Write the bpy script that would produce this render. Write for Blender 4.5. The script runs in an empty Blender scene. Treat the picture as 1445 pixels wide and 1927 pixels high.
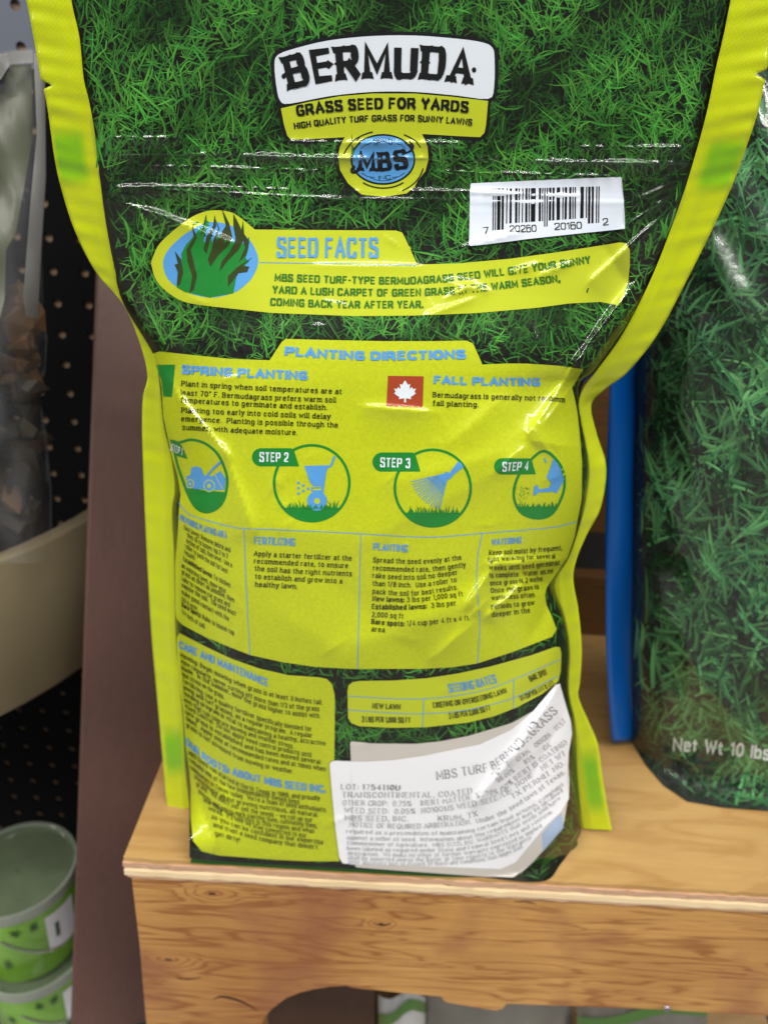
import bpy, bmesh, math, random
import numpy as np
from mathutils import Vector, Matrix
random.seed(7); np.random.seed(7)
SC = bpy.context.scene
COL = SC.collection

# ------------------------------------------------------------------ camera
PW, PH, FPX = 1445.0, 1927.0, 26.0/36.0*1927.0
PITCH, ROLL = math.radians(25.3), math.radians(3.2)
CAM = np.array([0.0, -0.315, 0.387])
fv = np.array([0, math.cos(PITCH), -math.sin(PITCH)])
u0 = np.array([0, math.sin(PITCH), math.cos(PITCH)]); r0 = np.array([1.0, 0, 0])
rv = math.cos(ROLL)*r0 + math.sin(ROLL)*u0
uv = math.cos(ROLL)*u0 - math.sin(ROLL)*r0
cd = bpy.data.cameras.new('camera'); cam = bpy.data.objects.new('camera', cd); COL.objects.link(cam)
m = Matrix(((rv[0], uv[0], -fv[0], CAM[0]), (rv[1], uv[1], -fv[1], CAM[1]), (rv[2], uv[2], -fv[2], CAM[2]), (0, 0, 0, 1)))
cam.matrix_world = m
cd.sensor_fit = 'VERTICAL'; cd.sensor_height = 36; cd.sensor_width = 27; cd.lens = 26
cd.clip_start = 0.01; cd.clip_end = 60
cd.dof.use_dof = True; cd.dof.focus_distance = 0.30; cd.dof.aperture_fstop = 8.5
SC.camera = cam

# ------------------------------------------------------------------ world, lamps, exposure
w = bpy.data.worlds.new('World'); SC.world = w; w.use_nodes = True
w.node_tree.nodes['Background'].inputs[0].default_value = (0.86, 0.93, 1.0, 1)
w.node_tree.nodes['Background'].inputs[1].default_value = 0.15
def area(name, loc, tgt, sx, sy, power, color=(1, 0.97, 0.93)):
    l = bpy.data.lights.new(name, 'AREA'); l.shape = 'RECTANGLE'; l.size = sx; l.size_y = sy; l.energy = power; l.color = color
    o = bpy.data.objects.new(name, l); COL.objects.link(o); o.location = loc
    o.rotation_euler = (Vector(tgt)-Vector(loc)).to_track_quat('-Z', 'Y').to_euler()
    return o
for nm, x, y, z, L_, W_, P_ in (('ceiling_lamp', .3, -.45, 2.4, 2.4, .09, 15), ('ceiling_lamp', .1, -1.3, 2.45, 2.4, .09, 26), ('ceiling_lamp', -.3, -2.3, 2.5, 2.6, .09, 36)):
    area(nm, (x, y, z), (x, y+.35*abs(y), 0), L_, W_, P_)
for nm, x, y, z, L_, W_, P_ in (('ceiling_lamp_row', 1.9, -1.4, 2.4, .09, 3.0, 34), ('ceiling_lamp_row', -2.0, -1.6, 2.4, .09, 3.0, 34), ('ceiling_lamp_row', -3.2, -2.0, 2.4, .10, 5.0, 95), ('ceiling_lamp_row', -4.6, -2.2, 2.4, .12, 6.0, 125), ('ceiling_lamp_row', 3.2, -2.0, 2.4, .10, 5.0, 80), ('ceiling_lamp_row', 4.6, -2.2, 2.4, .12, 6.0, 110)):
    area(nm, (x, y, z), (x*.8, y, 0), L_, W_, P_)
SC.view_settings.view_transform = 'Standard'; SC.view_settings.look = 'None'
SC.view_settings.exposure = -0.30; SC.view_settings.gamma = 1

# ------------------------------------------------------------------ pixel rays
def rays(px, py):
    px = np.asarray(px, float); py = np.asarray(py, float)
    a = (px-PW/2)/FPX; b = (PH/2-py)/FPX
    return fv + a[..., None]*rv + b[..., None]*uv
def at_y(px, py, Y):
    d = rays(px, py); return CAM + d*((np.asarray(Y)-CAM[1])/d[..., 1])[..., None]
def at_z(px, py, Z):
    d = rays(px, py); return CAM + d*((np.asarray(Z)-CAM[2])/d[..., 2])[..., None]
def V(px, py, Y): return tuple(at_y(px, py, Y))

# ------------------------------------------------------------------ materials
def lin(c):
    return tuple(((x/255)/12.92 if x/255 <= .04045 else ((x/255+.055)/1.055)**2.4) for x in c)
def mat(name, rgb, rough=.4, spec=.5, bump=0, bscale=200, mott=0, mscale=300, metal=0, coat=0, attr=None, trans=0, alpha=1, stretch=(1, 1, 1), bdist=.001):
    m = bpy.data.materials.new(name); m.use_nodes = True
    nt = m.node_tree; b = nt.nodes['Principled BSDF']
    b.inputs['Base Color'].default_value = (*rgb, 1); b.inputs['Roughness'].default_value = rough
    b.inputs['Specular IOR Level'].default_value = spec; b.inputs['Metallic'].default_value = metal
    b.inputs['Coat Weight'].default_value = coat; b.inputs['Coat Roughness'].default_value = .06
    b.inputs['Transmission Weight'].default_value = trans; b.inputs['Alpha'].default_value = alpha
    tc = nt.nodes.new('ShaderNodeTexCoord'); mp = nt.nodes.new('ShaderNodeMapping'); mp.inputs['Scale'].default_value = stretch
    nt.links.new(tc.outputs['Object'], mp.inputs[0])
    src = None
    if attr:
        a = nt.nodes.new('ShaderNodeAttribute'); a.attribute_name = attr; src = a.outputs['Color']
        nt.links.new(src, b.inputs['Base Color'])
    if mott:
        n = nt.nodes.new('ShaderNodeTexNoise'); n.inputs['Scale'].default_value = mscale; n.inputs['Detail'].default_value = 4
        nt.links.new(mp.outputs[0], n.inputs[0])
        mr = nt.nodes.new('ShaderNodeMapRange'); mr.inputs[1].default_value = .25; mr.inputs[2].default_value = .75
        mr.inputs[3].default_value = 1-mott; mr.inputs[4].default_value = 1+mott
        nt.links.new(n.outputs[0], mr.inputs[0])
        mx = nt.nodes.new('ShaderNodeMix'); mx.data_type = 'RGBA'; mx.blend_type = 'MULTIPLY'; mx.inputs[0].default_value = 1
        if src: nt.links.new(src, mx.inputs[6])
        else: mx.inputs[6].default_value = (*rgb, 1)
        cb = nt.nodes.new('ShaderNodeCombineColor')
        for i in range(3): nt.links.new(mr.outputs[0], cb.inputs[i])
        nt.links.new(cb.outputs[0], mx.inputs[7]); nt.links.new(mx.outputs[2], b.inputs['Base Color'])
    if bump:
        n = nt.nodes.new('ShaderNodeTexNoise'); n.inputs['Scale'].default_value = bscale; n.inputs['Detail'].default_value = 3
        nt.links.new(mp.outputs[0], n.inputs[0])
        bp = nt.nodes.new('ShaderNodeBump'); bp.inputs['Strength'].default_value = bump; bp.inputs['Distance'].default_value = bdist
        nt.links.new(n.outputs[0], bp.inputs['Height']); nt.links.new(bp.outputs[0], b.inputs['Normal'])
    return m
FILM = dict(rough=.5, spec=.12)   # printed inner layer; the gloss is the clear laminate over it
M = {}
M['soil'] = mat('dark_turf_print', (.0065, .0075, .0035), mott=.9, mscale=500, **FILM)
M['blade'] = mat('grass_blade_print', (.03, .2, .03), attr='Col', **FILM)
M['lime'] = mat('lime_print', (.495, .565, .012), mott=.09, mscale=700, **FILM)
M['limeflat'] = mat('lime_flat_print', (.51, .58, .022), **FILM)
M['seal'] = mat('lime_seal_film', (.57, .65, .008), rough=.22, coat=.3, attr='Col')
_nt = M['seal'].node_tree; _tc = _nt.nodes.new('ShaderNodeTexCoord'); _mp = _nt.nodes.new('ShaderNodeMapping'); _mp.inputs['Rotation'].default_value = (0, .7, 0); _mp.inputs['Scale'].default_value = (1, 0.02, 1)
_vo = _nt.nodes.new('ShaderNodeTexVoronoi'); _vo.inputs['Scale'].default_value = 720; _vo.inputs['Randomness'].default_value = .15; _bp = _nt.nodes.new('ShaderNodeBump'); _bp.inputs['Strength'].default_value = .2; _bp.inputs['Distance'].default_value = .0003
_n2 = _nt.nodes.new('ShaderNodeTexNoise'); _n2.inputs['Scale'].default_value = 90; _b2 = _nt.nodes.new('ShaderNodeBump'); _b2.inputs['Strength'].default_value = .35; _b2.inputs['Distance'].default_value = .001
_L = _nt.links.new; _L(_tc.outputs['Object'], _mp.inputs[0]); _L(_mp.outputs[0], _vo.inputs[0]); _L(_tc.outputs['Object'], _n2.inputs[0]); _L(_vo.outputs['Distance'], _bp.inputs['Height']); _L(_n2.outputs[0], _b2.inputs['Height']); _L(_bp.outputs[0], _b2.inputs['Normal']); _L(_b2.outputs[0], _nt.nodes['Principled BSDF'].inputs['Normal'])
M['black'] = mat('black_print', (.008, .009, .009), **FILM)
M['ink'] = mat('body_text_ink', (.02, .022, .006), **FILM)
M['blue'] = mat('sky_blue_print', (.095, .33, .68), **FILM)
M['white'] = mat('white_print', (.72, .78, .84), **FILM)
M['green'] = mat('green_print', (.012, .22, .03), **FILM)
M['gtext'] = mat('dark_green_ink', (.03, .17, .015), **FILM)
M['olive'] = mat('brown_green_print', (.035, .05, .008), **FILM)
M['patch'] = mat('green_seal_patch', (.27, .60, .006), rough=.24, coat=.3, bump=.3, bscale=120)
M['red'] = mat('rust_red_print', (.36, .055, .018), **FILM)
M['paper'] = mat('white_label_paper', (.82, .82, .85), rough=.5, bump=.12, bscale=120)
M['barpaper'] = mat('barcode_paper', (.68, .74, .83), rough=.28, bump=.1, bscale=60, coat=.3)
M['beige'] = mat('beige_label_paper', (.56, .52, .47), rough=.5, bump=.12, bscale=120)
M['paleblue'] = mat('pale_blue_label', (.33, .42, .57), rough=.4)
M['greyink'] = mat('grey_label_ink', (.045, .045, .055), rough=.6)
M['backfilm'] = mat('back_film', (.02, .07, .015), **FILM)
M['bluefilm'] = mat('blue_seal_film', (.0, .085, .36), rough=.3, bump=.15, bscale=60)

lm = bpy.data.materials.new('clear_laminate'); lm.use_nodes = True; nt = lm.node_tree; nt.nodes.clear(); M['lam'] = lm
_o = nt.nodes.new('ShaderNodeOutputMaterial'); _m = nt.nodes.new('ShaderNodeMixShader'); _t = nt.nodes.new('ShaderNodeBsdfTransparent'); _g = nt.nodes.new('ShaderNodeBsdfGlossy'); _g.inputs['Roughness'].default_value = .14
_ge = nt.nodes.new('ShaderNodeNewGeometry'); _d = nt.nodes.new('ShaderNodeVectorMath'); _d.operation = 'DOT_PRODUCT'
def _ma(op, a, b):
    n_ = nt.nodes.new('ShaderNodeMath'); n_.operation = op
    for k_, x_ in enumerate((a, b)):
        if x_ is None: continue
        if isinstance(x_, float): n_.inputs[k_].default_value = x_
        else: nt.links.new(x_, n_.inputs[k_])
    return n_.outputs[0]
_fr = _ma('ADD', _ma('MULTIPLY', _ma('POWER', _ma('SUBTRACT', 1.0, _ma('ABSOLUTE', _d.outputs['Value'], None)), 5.0), .6), .07)
_c = nt.nodes.new('ShaderNodeTexCoord')
_a = nt.nodes.new('ShaderNodeTexNoise'); _a.inputs['Scale'].default_value = 60; _a.inputs['Detail'].default_value = 4; _b = nt.nodes.new('ShaderNodeBump'); _b.inputs['Strength'].default_value = .3; _b.inputs['Distance'].default_value = .001
_q = nt.nodes.new('ShaderNodeTexNoise'); _q.inputs['Scale'].default_value = 420; _q2 = nt.nodes.new('ShaderNodeBump'); _q2.inputs['Strength'].default_value = .06; _q2.inputs['Distance'].default_value = .0004
nt.links.new(_c.outputs['Object'], _a.inputs[0]); nt.links.new(_a.outputs[0], _b.inputs['Height']); nt.links.new(_c.outputs['Object'], _q.inputs[0]); nt.links.new(_q.outputs[0], _q2.inputs['Height']); nt.links.new(_b.outputs[0], _q2.inputs['Normal'])
nt.links.new(_q2.outputs[0], _g.inputs['Normal']); nt.links.new(_q2.outputs[0], _d.inputs[0]); nt.links.new(_ge.outputs['Incoming'], _d.inputs[1])
nt.links.new(_fr, _m.inputs[0]); nt.links.new(_t.outputs[0], _m.inputs[1]); nt.links.new(_g.outputs[0], _m.inputs[2]); nt.links.new(_m.outputs[0], _o.inputs[0])
# ------------------------------------------------------------------ object helpers
def tag(o, label=None, cat=None, group=None, kind=None):
    if label: o['label'] = label
    if cat: o['category'] = cat
    if group: o['group'] = group
    if kind: o['kind'] = kind
    return o
def empty(name, loc=(0, 0, 0)):
    o = bpy.data.objects.new(name, None); o.empty_display_size = .02; COL.objects.link(o); o.location = loc; return o
def link(name, me, parent=None):
    o = bpy.data.objects.new(name, me); COL.objects.link(o)
    if parent:
        o.parent = parent
        wm = Vector((0, 0, 0)); p = parent
        while p: wm += Vector(p.location); p = p.parent
        o.location = -wm
    return o
def mesh(name, verts, faces, mats, parent=None, smooth=False, midx=None, normals=None, cols=None):
    me = bpy.data.meshes.new(name); me.from_pydata([tuple(map(float, v)) for v in verts], [], faces)
    for x in (mats if isinstance(mats, (list, tuple)) else [mats]): me.materials.append(x)
    if midx is not None: me.polygons.foreach_set('material_index', midx)
    if smooth or normals is not None: me.polygons.foreach_set('use_smooth', [True]*len(me.polygons))
    if cols is not None:
        a = me.color_attributes.new('Col', 'FLOAT_COLOR', 'POINT'); a.data.foreach_set('color', np.asarray(cols, dtype=np.float32).ravel())
    me.update()
    if normals is not None: me.normals_split_custom_set_from_vertices([tuple(map(float, n)) for n in normals])
    return link(name, me, parent)

# ------------------------------------------------------------------ 2D helpers (outline work)
def chaikin(p, it=3, closed=False):
    p = [tuple(q) for q in p]
    for _ in range(it):
        out = []; n = len(p)
        if closed:
            for i in range(n):
                a, b = p[i], p[(i+1) % n]
                out += [(a[0]*.75+b[0]*.25, a[1]*.75+b[1]*.25), (a[0]*.25+b[0]*.75, a[1]*.25+b[1]*.75)]
        else:
            out.append(p[0])
            for i in range(n-1):
                a, b = p[i], p[i+1]
                if i > 0: out.append((a[0]*.75+b[0]*.25, a[1]*.75+b[1]*.25))
                if i < n-2: out.append((a[0]*.25+b[0]*.75, a[1]*.25+b[1]*.75))
            out.append(p[-1])
        p = out
    return p
def crom(p, k=6, closed=False):
    p = np.asarray(p, float); n = len(p); out = []
    rng = range(n) if closed else range(n-1)
    for i in rng:
        if closed: a, b, c, d = p[i-1], p[i], p[(i+1) % n], p[(i+2) % n]
        else: a, b, c, d = p[max(i-1, 0)], p[i], p[i+1], p[min(i+2, n-1)]
        for j in range(k):
            t = j/k
            out.append(.5*((2*b)+(-a+c)*t+(2*a-5*b+4*c-d)*t*t+(-a+3*b-3*c+d)*t**3))
    if not closed: out.append(p[-1])
    return [tuple(q) for q in out]
def rnd(p, r=8):
    out = []; n = len(p)
    for i in range(n):
        a, b, c = np.array(p[i-1], float), np.array(p[i], float), np.array(p[(i+1) % n], float)
        da, dc = np.linalg.norm(a-b), np.linalg.norm(c-b)
        ra, rc = min(r, da*.45), min(r, dc*.45)
        s = b+(a-b)/max(da, 1e-6)*ra; e = b+(c-b)/max(dc, 1e-6)*rc
        for t in (0, .33, .67, 1): out.append(tuple((1-t)**2*s+2*t*(1-t)*b+t*t*e))
    return out
def ell(cx, cy, rx, ry, n=48, a0=0, a1=360):
    return [(cx+rx*math.cos(math.radians(a0+(a1-a0)*i/n)), cy-ry*math.sin(math.radians(a0+(a1-a0)*i/n))) for i in range(n if a1-a0 == 360 else n+1)]
def parea(p): return sum(p[i-1][0]*p[i][1]-p[i][0]*p[i-1][1] for i in range(len(p)))/2
def grow(p, d):
    n = len(p); s = 1 if parea(p) > 0 else -1; out = []
    for i in range(n):
        a, b, c = np.array(p[i-1]), np.array(p[i]), np.array(p[(i+1) % n])
        t = c-a; L = np.linalg.norm(t)+1e-9; nn = np.array([t[1], -t[0]])/L*s
        out.append(tuple(b+nn*d))
    return out
def inpoly(x, y, poly):
    x = np.asarray(x, float); y = np.asarray(y, float); r = np.zeros(x.shape, bool); n = len(poly); j = n-1
    for i in range(n):
        xi, yi = poly[i]; xj, yj = poly[j]
        if yi != yj:
            r ^= ((yi > y) != (yj > y)) & (x < (xj-xi)*(y-yi)/(yj-yi)+xi)
        j = i
    return r
def clip1(p, ax, v, keep_gt):
    out = []; n = len(p)
    for i in range(n):
        a, b = p[i-1], p[i]
        ia = (a[ax] >= v) if keep_gt else (a[ax] <= v); ib = (b[ax] >= v) if keep_gt else (b[ax] <= v)
        if ia != ib:
            t = (v-a[ax])/(b[ax]-a[ax]); q = [a[0]+(b[0]-a[0])*t, a[1]+(b[1]-a[1])*t]; q[ax] = v; out.append(tuple(q))
        if ib: out.append(b)
    return out
GX = np.concatenate([np.arange(-60, 900, 6), np.arange(900, 1200, 4), np.arange(1200, 1600, 6)]).astype(float)
GY = np.concatenate([np.arange(-120, 240, 6), np.arange(240, 372, 2), np.arange(372, 540, 6), np.arange(540, 900, 4), np.arange(900, 1800, 6)]).astype(float)

class Surf:
    def __init__(s, yf): s.yf = yf
    def P(s, px, py): return at_y(px, py, s.yf(np.asarray(px, float), np.asarray(py, float)))
    def PN(s, px, py):
        px = np.asarray(px, float); py = np.asarray(py, float); e = 1.0
        p = s.P(px, py); n = np.cross(s.P(px+e, py)-s.P(px-e, py), s.P(px, py+e)-s.P(px, py-e))
        n /= np.linalg.norm(n, axis=-1, keepdims=True)+1e-20
        f = np.sum(n*(CAM-p), -1) < 0; n[f] *= -1
        return p, n

class Sheet:
    """collects faces drawn in outline coordinates and lays them on a real curved surface"""
    def __init__(s, surf): s.surf = surf; s.v = []; s.f = []; s.m = []; s.mats = []; s.c = []; s.jit = 0
    def mi(s, m):
        if m not in s.mats: s.mats.append(m)
        return s.mats.index(m)
    def raw(s, pts, faces, off, m, col=(1, 1, 1, 1)):
        b = len(s.v); k = s.mi(m)
        s.v += [(x, y, off) for x, y in pts]; s.c += [col]*len(pts)
        for f in faces: s.f.append([b+i for i in f]); s.m.append(k)
    def area(s, poly, off, m, gx=None, gy=None):
        gx = GX if gx is None else gx; gy = GY if gy is None else gy
        poly = [tuple(map(float, q)) for q in poly]; k = s.mi(m); idx = {}
        ys = [q[1] for q in poly]
        def vid(q):
            key = (round(q[0], 3), round(q[1], 3))
            if key not in idx: idx[key] = len(s.v); s.v.append((q[0], q[1], off)); s.c.append((1, 1, 1, 1))
            return idx[key]
        j0 = max(np.searchsorted(gy, min(ys))-1, 0); j1 = min(np.searchsorted(gy, max(ys)), len(gy)-1)
        for j in range(j0, j1):
            st = clip1(clip1(poly, 1, gy[j], True), 1, gy[j+1], False)
            if len(st) < 3: continue
            xs = [q[0] for q in st]
            i0 = max(np.searchsorted(gx, min(xs))-1, 0); i1 = min(np.searchsorted(gx, max(xs)), len(gx)-1)
            for i in range(i0, i1):
                if not st: break
                c = clip1(st, 0, gx[i+1], False)
                st = clip1(st, 0, gx[i+1], True)
                if len(c) < 3 or abs(parea(c)) < .02: continue
                ids = []
                for q in c:
                    v = vid(q)
                    if v not in ids: ids.append(v)
                if len(ids) >= 3: s.f.append(ids); s.m.append(k)
    def big(s, poly, off, m, gx, gy):
        poly = [tuple(map(float, q)) for q in poly]; k = s.mi(m); X, Y = np.meshgrid(gx, gy); I = inpoly(X, Y, poly); nx = len(gx); idx = {}
        C = I[:-1, :-1].astype(int)+I[1:, :-1]+I[:-1, 1:]+I[1:, 1:]
        def vid(x, y):
            key = (round(x, 3), round(y, 3))
            if key not in idx: idx[key] = len(s.v); s.v.append((x, y, off)); s.c.append((1, 1, 1, 1))
            return idx[key]
        for j, i in zip(*np.nonzero(C == 4)):
            a, b, c, d = gx[i], gx[i+1], gy[j], gy[j+1]; s.f.append([vid(a, c), vid(b, c), vid(b, d), vid(a, d)]); s.m.append(k)
        for j, i in zip(*np.nonzero((C > 0) & (C < 4))):
            q = clip1(clip1(clip1(clip1(poly, 1, gy[j], True), 1, gy[j+1], False), 0, gx[i], True), 0, gx[i+1], False); ids = []
            if len(q) < 3 or abs(parea(q)) < .02: continue
            for p in q:
                v = vid(*p)
                if v not in ids: ids.append(v)
            if len(ids) >= 3: s.f.append(ids); s.m.append(k)
    def stroke(s, pts, wid, off, m, closed=False, step=7):
        """ribbon of a given width along a polyline"""
        pts = [np.array(q, float) for q in pts]
        if closed: pts.append(pts[0])
        d = [pts[0]]
        for a, b in zip(pts[:-1], pts[1:]):
            n = max(1, int(np.linalg.norm(b-a)/step))
            for i in range(1, n+1): d.append(a+(b-a)*i/n)
        d = [d[0]]+[d[i] for i in range(1, len(d)) if np.linalg.norm(d[i]-d[i-1]) > 1e-4]
        n = len(d); P = []
        for i in range(n):
            if closed: a, c = d[(i-1) if i > 0 else n-2], d[(i+1) if i < n-1 else 1]
            else: a, c = d[max(i-1, 0)], d[min(i+1, n-1)]
            t = c-a; L = np.linalg.norm(t)+1e-9; nn = np.array([-t[1], t[0]])/L
            ww = wid(i/(n-1)) if callable(wid) else wid
            P += [tuple(d[i]+nn*ww/2), tuple(d[i]-nn*ww/2)]
        s.raw(P, [(2*i, 2*i+1, 2*i+3, 2*i+2) for i in range(n-1)], off, m)
    def build(s, name, parent=None, **kw):
        a = np.array(s.v); p, n = s.surf.PN(a[:, 0], a[:, 1]); o_ = a[:, 2:3]; p = p+n*np.where(o_ > .00014, .00024+(o_-.00014)*1.8, np.where(o_ > .00009, .00009+(o_-.00009)*3, o_))
        for i, f in enumerate(s.f):
            ar = sum(s.v[f[j-1]][0]*s.v[f[j]][1]-s.v[f[j]][0]*s.v[f[j-1]][1] for j in range(len(f)))
            if ar > 0: s.f[i] = tuple(f)[::-1]
        cols = s.c if any(c != (1, 1, 1, 1) for c in s.c[:50]) else None
        o = mesh(name, p, s.f, s.mats, parent, midx=s.m, normals=n, cols=cols)
        tag(o, **kw); return o

# ------------------------------------------------------------------ stroke lettering
_G = """
A 4.6 l 0 0 2.3 6 4.6 0;l .8 2 3.8 2
B 4 l 0 0 0 6;c 0 6 2.2 6 3.7 5.9 3.7 3.3 2.2 3.2 0 3.2;c 0 3.2 2.4 3.2 4.1 3.1 4.1 0 2.4 0 0 0
C 4.1 c 4.1 4.3 4 6.1 1.9 6.1 0 5.9 0 .1 1.9 -.1 4 -.1 4.1 1.7
D 4.3 l 0 0 0 6;c 0 6 2.2 6 4.4 6 4.4 0 2.2 0 0 0
E 3.5 l 3.5 6 0 6 0 0 3.5 0;l 0 3.1 3 3.1
F 3.4 l 3.4 6 0 6 0 0;l 0 3 2.9 3
G 4.3 c 4.1 4.4 4 6.1 1.9 6.1 0 5.9 0 .1 1.9 -.1 4.2 0 4.3 1.4 4.3 2.8;l 4.3 2.8 2.4 2.8
H 4.3 l 0 0 0 6;l 4.3 0 4.3 6;l 0 3 4.3 3
I 0 l 0 0 0 6
J 3 c 2.9 6 2.9 4 2.9 0 .4 -.4 0 1.5
K 4.2 l 0 0 0 6;l 4 6 0 2.2;l 1.3 3.5 4.2 0
L 3.3 l 0 6 0 0 3.3 0
M 5.2 l 0 0 0 6 2.6 1.3 5.2 6 5.2 0
N 4.3 l 0 0 0 6 4.3 0 4.3 6
O 4.5 o 0 5.9 0 .1 2.25 -.1 4.5 .1 4.5 5.9 2.25 6.1
P 3.9 l 0 0 0 6;c 0 6 2.2 6 4 5.9 4 2.8 2.2 2.6 0 2.6
Q 4.5 o 0 5.9 0 .1 2.25 -.1 4.5 .1 4.5 5.9 2.25 6.1;l 2.8 1.6 4.6 -.6
R 4.2 l 0 0 0 6;c 0 6 2.2 6 4 5.9 4 2.9 2.2 2.8 0 2.8;l 2.2 2.8 4.3 0
S 3.9 c 3.8 4.5 3.7 6.1 1.9 6.1 .1 6.1 .1 4.6 .1 3.5 3.9 2.7 3.9 1.4 3.9 -.1 2 -.1 .1 -.1 0 1.6
T 4 l 0 6 4 6;l 2 6 2 0
U 4.3 c 0 6 0 3 0 -.1 2.15 -.1 4.3 -.1 4.3 3 4.3 6
V 4.3 l 0 6 2.15 0 4.3 6
W 6 l 0 6 1.5 0 3 5 4.5 0 6 6
X 4.2 l 0 0 4.2 6;l 0 6 4.2 0
Y 4.2 l 0 6 2.1 2.8 4.2 6;l 2.1 2.8 2.1 0
Z 3.9 l 0 6 3.9 6 0 0 3.9 0
a 3.2 c .4 3.5 .6 4.3 3.2 4.5 3.2 2.6;l 3.2 2.9 3.2 0;c 3.2 2.4 .1 2.6 -.1 1 -.1 -.3 2.4 -.3 3.2 1
b 3.4 l 0 6 0 0;c 0 1.4 .4 -.2 3.4 -.3 3.4 2.1 3.4 4.5 .4 4.4 0 2.8
c 3.1 c 3.1 3 3 4.4 0 4.6 0 2.1 0 -.4 3 -.2 3.1 1.2
d 3.4 l 3.4 6 3.4 0;c 3.4 2.8 3 4.4 0 4.5 0 2.1 0 -.3 3 -.2 3.4 1.4
e 3.3 l .1 2.2 3.2 2.2;c 3.2 2.2 3.3 4.5 0 4.6 0 2.1 0 -.4 2.8 -.3 3.2 .9
f 2 c 2.4 5.9 1 6.5 .9 4.8 .9 4;l .9 4.2 .9 0;l -.2 4.1 2.1 4.1
g 3.4 c 3.4 2.8 3 4.4 0 4.5 0 2.1 0 -.1 3 0 3.4 1.4;c 3.4 4.2 3.4 1 3.5 -2.2 .4 -2.2 .2 -1.2
h 3.3 l 0 6 0 0;c 0 2.6 .3 4.5 3.3 4.5 3.3 2.6;l 3.3 2.8 3.3 0
i 0 l 0 4.2 0 0;l 0 5.5 0 5.9
j .5 c .5 4.2 .5 1 .6 -2.3 -.6 -1.8;l .5 5.5 .5 5.9
k 3.3 l 0 6 0 0;l 3.1 4.2 0 1.6;l 1 2.4 3.3 0
l 0 l 0 6 0 0
m 5.4 l 0 4.2 0 0;c 0 2.6 .2 4.5 2.7 4.5 2.7 2.8;l 2.7 3 2.7 0;c 2.7 2.6 2.9 4.5 5.4 4.5 5.4 2.8;l 5.4 3 5.4 0
n 3.3 l 0 4.2 0 0;c 0 2.6 .3 4.5 3.3 4.5 3.3 2.6;l 3.3 2.8 3.3 0
o 3.4 o 0 4.1 0 .1 1.7 -.3 3.4 .1 3.4 4.1 1.7 4.5
p 3.4 l 0 4.2 0 -2;c 0 1.4 .4 -.2 3.4 -.3 3.4 2.1 3.4 4.5 .4 4.4 0 2.8
q 3.4 l 3.4 4.2 3.4 -2;c 3.4 2.8 3 4.4 0 4.5 0 2.1 0 -.3 3 -.2 3.4 1.4
r 2.1 l 0 4.2 0 0;c 0 2.4 .3 4.3 2.2 4.1
s 2.8 c 2.8 3.2 2.7 4.5 1.4 4.5 .1 4.4 .1 3.2 .1 2.3 2.9 2.1 2.9 1 2.8 -.3 1.4 -.3 .1 -.3 0 1.1
t 2 l .8 5.4 .8 1.2;c .8 1.5 .8 -.3 2 -.1 2.2 .3;l -.2 4.1 2 4.1
u 3.3 c 0 4.2 0 2.5 0 -.4 3 -.4 3.3 1.6;l 3.3 4.2 3.3 0
v 3.3 l 0 4.2 1.65 0 3.3 4.2
w 5 l 0 4.2 1.25 0 2.5 3.7 3.75 0 5 4.2
x 3.2 l 0 0 3.2 4.2;l 0 4.2 3.2 0
y 3.3 l 0 4.2 1.75 .1;l 3.3 4.2 .9 -2
z 3 l 0 4.2 3 4.2 0 0 3 0
0 3.6 o 0 5.9 0 .1 1.8 -.1 3.6 .1 3.6 5.9 1.8 6.1
1 1.6 l 0 5 1.4 6 1.4 0
2 3.6 c .1 4.4 .1 6.1 3.5 6.2 3.5 4.2 3.3 3 .1 .9 0 0;l 0 0 3.7 0
3 3.6 c .1 4.9 .4 6.1 3.4 6.3 3.4 4.6 3.4 3.2 1.3 3.2;c 1.3 3.2 3.6 3.2 3.7 1.5 3.6 -.2 .2 -.2 0 1.2
4 3.9 l 2.9 0 2.9 6 0 1.6 3.9 1.6
5 3.6 l 3.3 6 .4 6 .2 3.3;c .2 3.2 3.5 4.2 3.7 1.8 3.6 -.2 .3 -.2 0 1.1
6 3.6 c 3.2 5.2 2.8 6.2 0 6.3 0 2.2 0 -.3 3.6 -.3 3.6 1.9 3.6 3.9 .5 3.9 0 2
7 3.4 l 0 6 3.4 6 1.2 0
8 3.6 o .2 6 .2 3.2 1.8 3.1 3.4 3.2 3.4 6 1.8 6.1;o 0 3.1 0 0 1.8 -.1 3.6 0 3.6 3.1 1.8 3.2
9 3.6 c .4 .8 .8 -.2 3.6 -.3 3.6 3.8 3.6 6.3 0 6.3 0 4.1 0 2.1 3.1 2.1 3.6 4
. 0 d 0 0
, .2 d 0 0;l .1 0 -.3 -1.2
: 0 d 0 .4;d 0 3.4
; 0 d 0 .4;d 0 3.4
- 1.6 l 0 2.6 1.6 2.6
– 2.8 l 0 2.6 2.8 2.6
/ 2.4 l 0 -.6 2.4 6.4
% 4.8 l .8 0 4 6;o 0 6 0 3.4 1.6 3.4 1.6 6;o 3.2 2.6 3.2 0 4.8 0 4.8 2.6
( 1.2 c 1.3 6.6 0 5 0 1 1.3 -.8
) 1.2 c 0 6.6 1.3 5 1.3 1 0 -.8
' .2 l .1 6.2 .1 4.9
! 0 l 0 6 0 2;d 0 .2
• 1 d .5 3
· 1 d .5 3
° 1.4 o 0 6.3 0 4.9 1.4 4.9 1.4 6.3
"""
GL = {}
for ln in _G.strip().split('\n'):
    ch, adv, rest = ln.split(' ', 2); st = []
    for q in rest.split(';'):
        t = q.split(); c = [float(x) for x in t[1:]]; st.append((t[0], list(zip(c[::2], c[1::2]))))
    GL[ch] = (float(adv), st)
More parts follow.
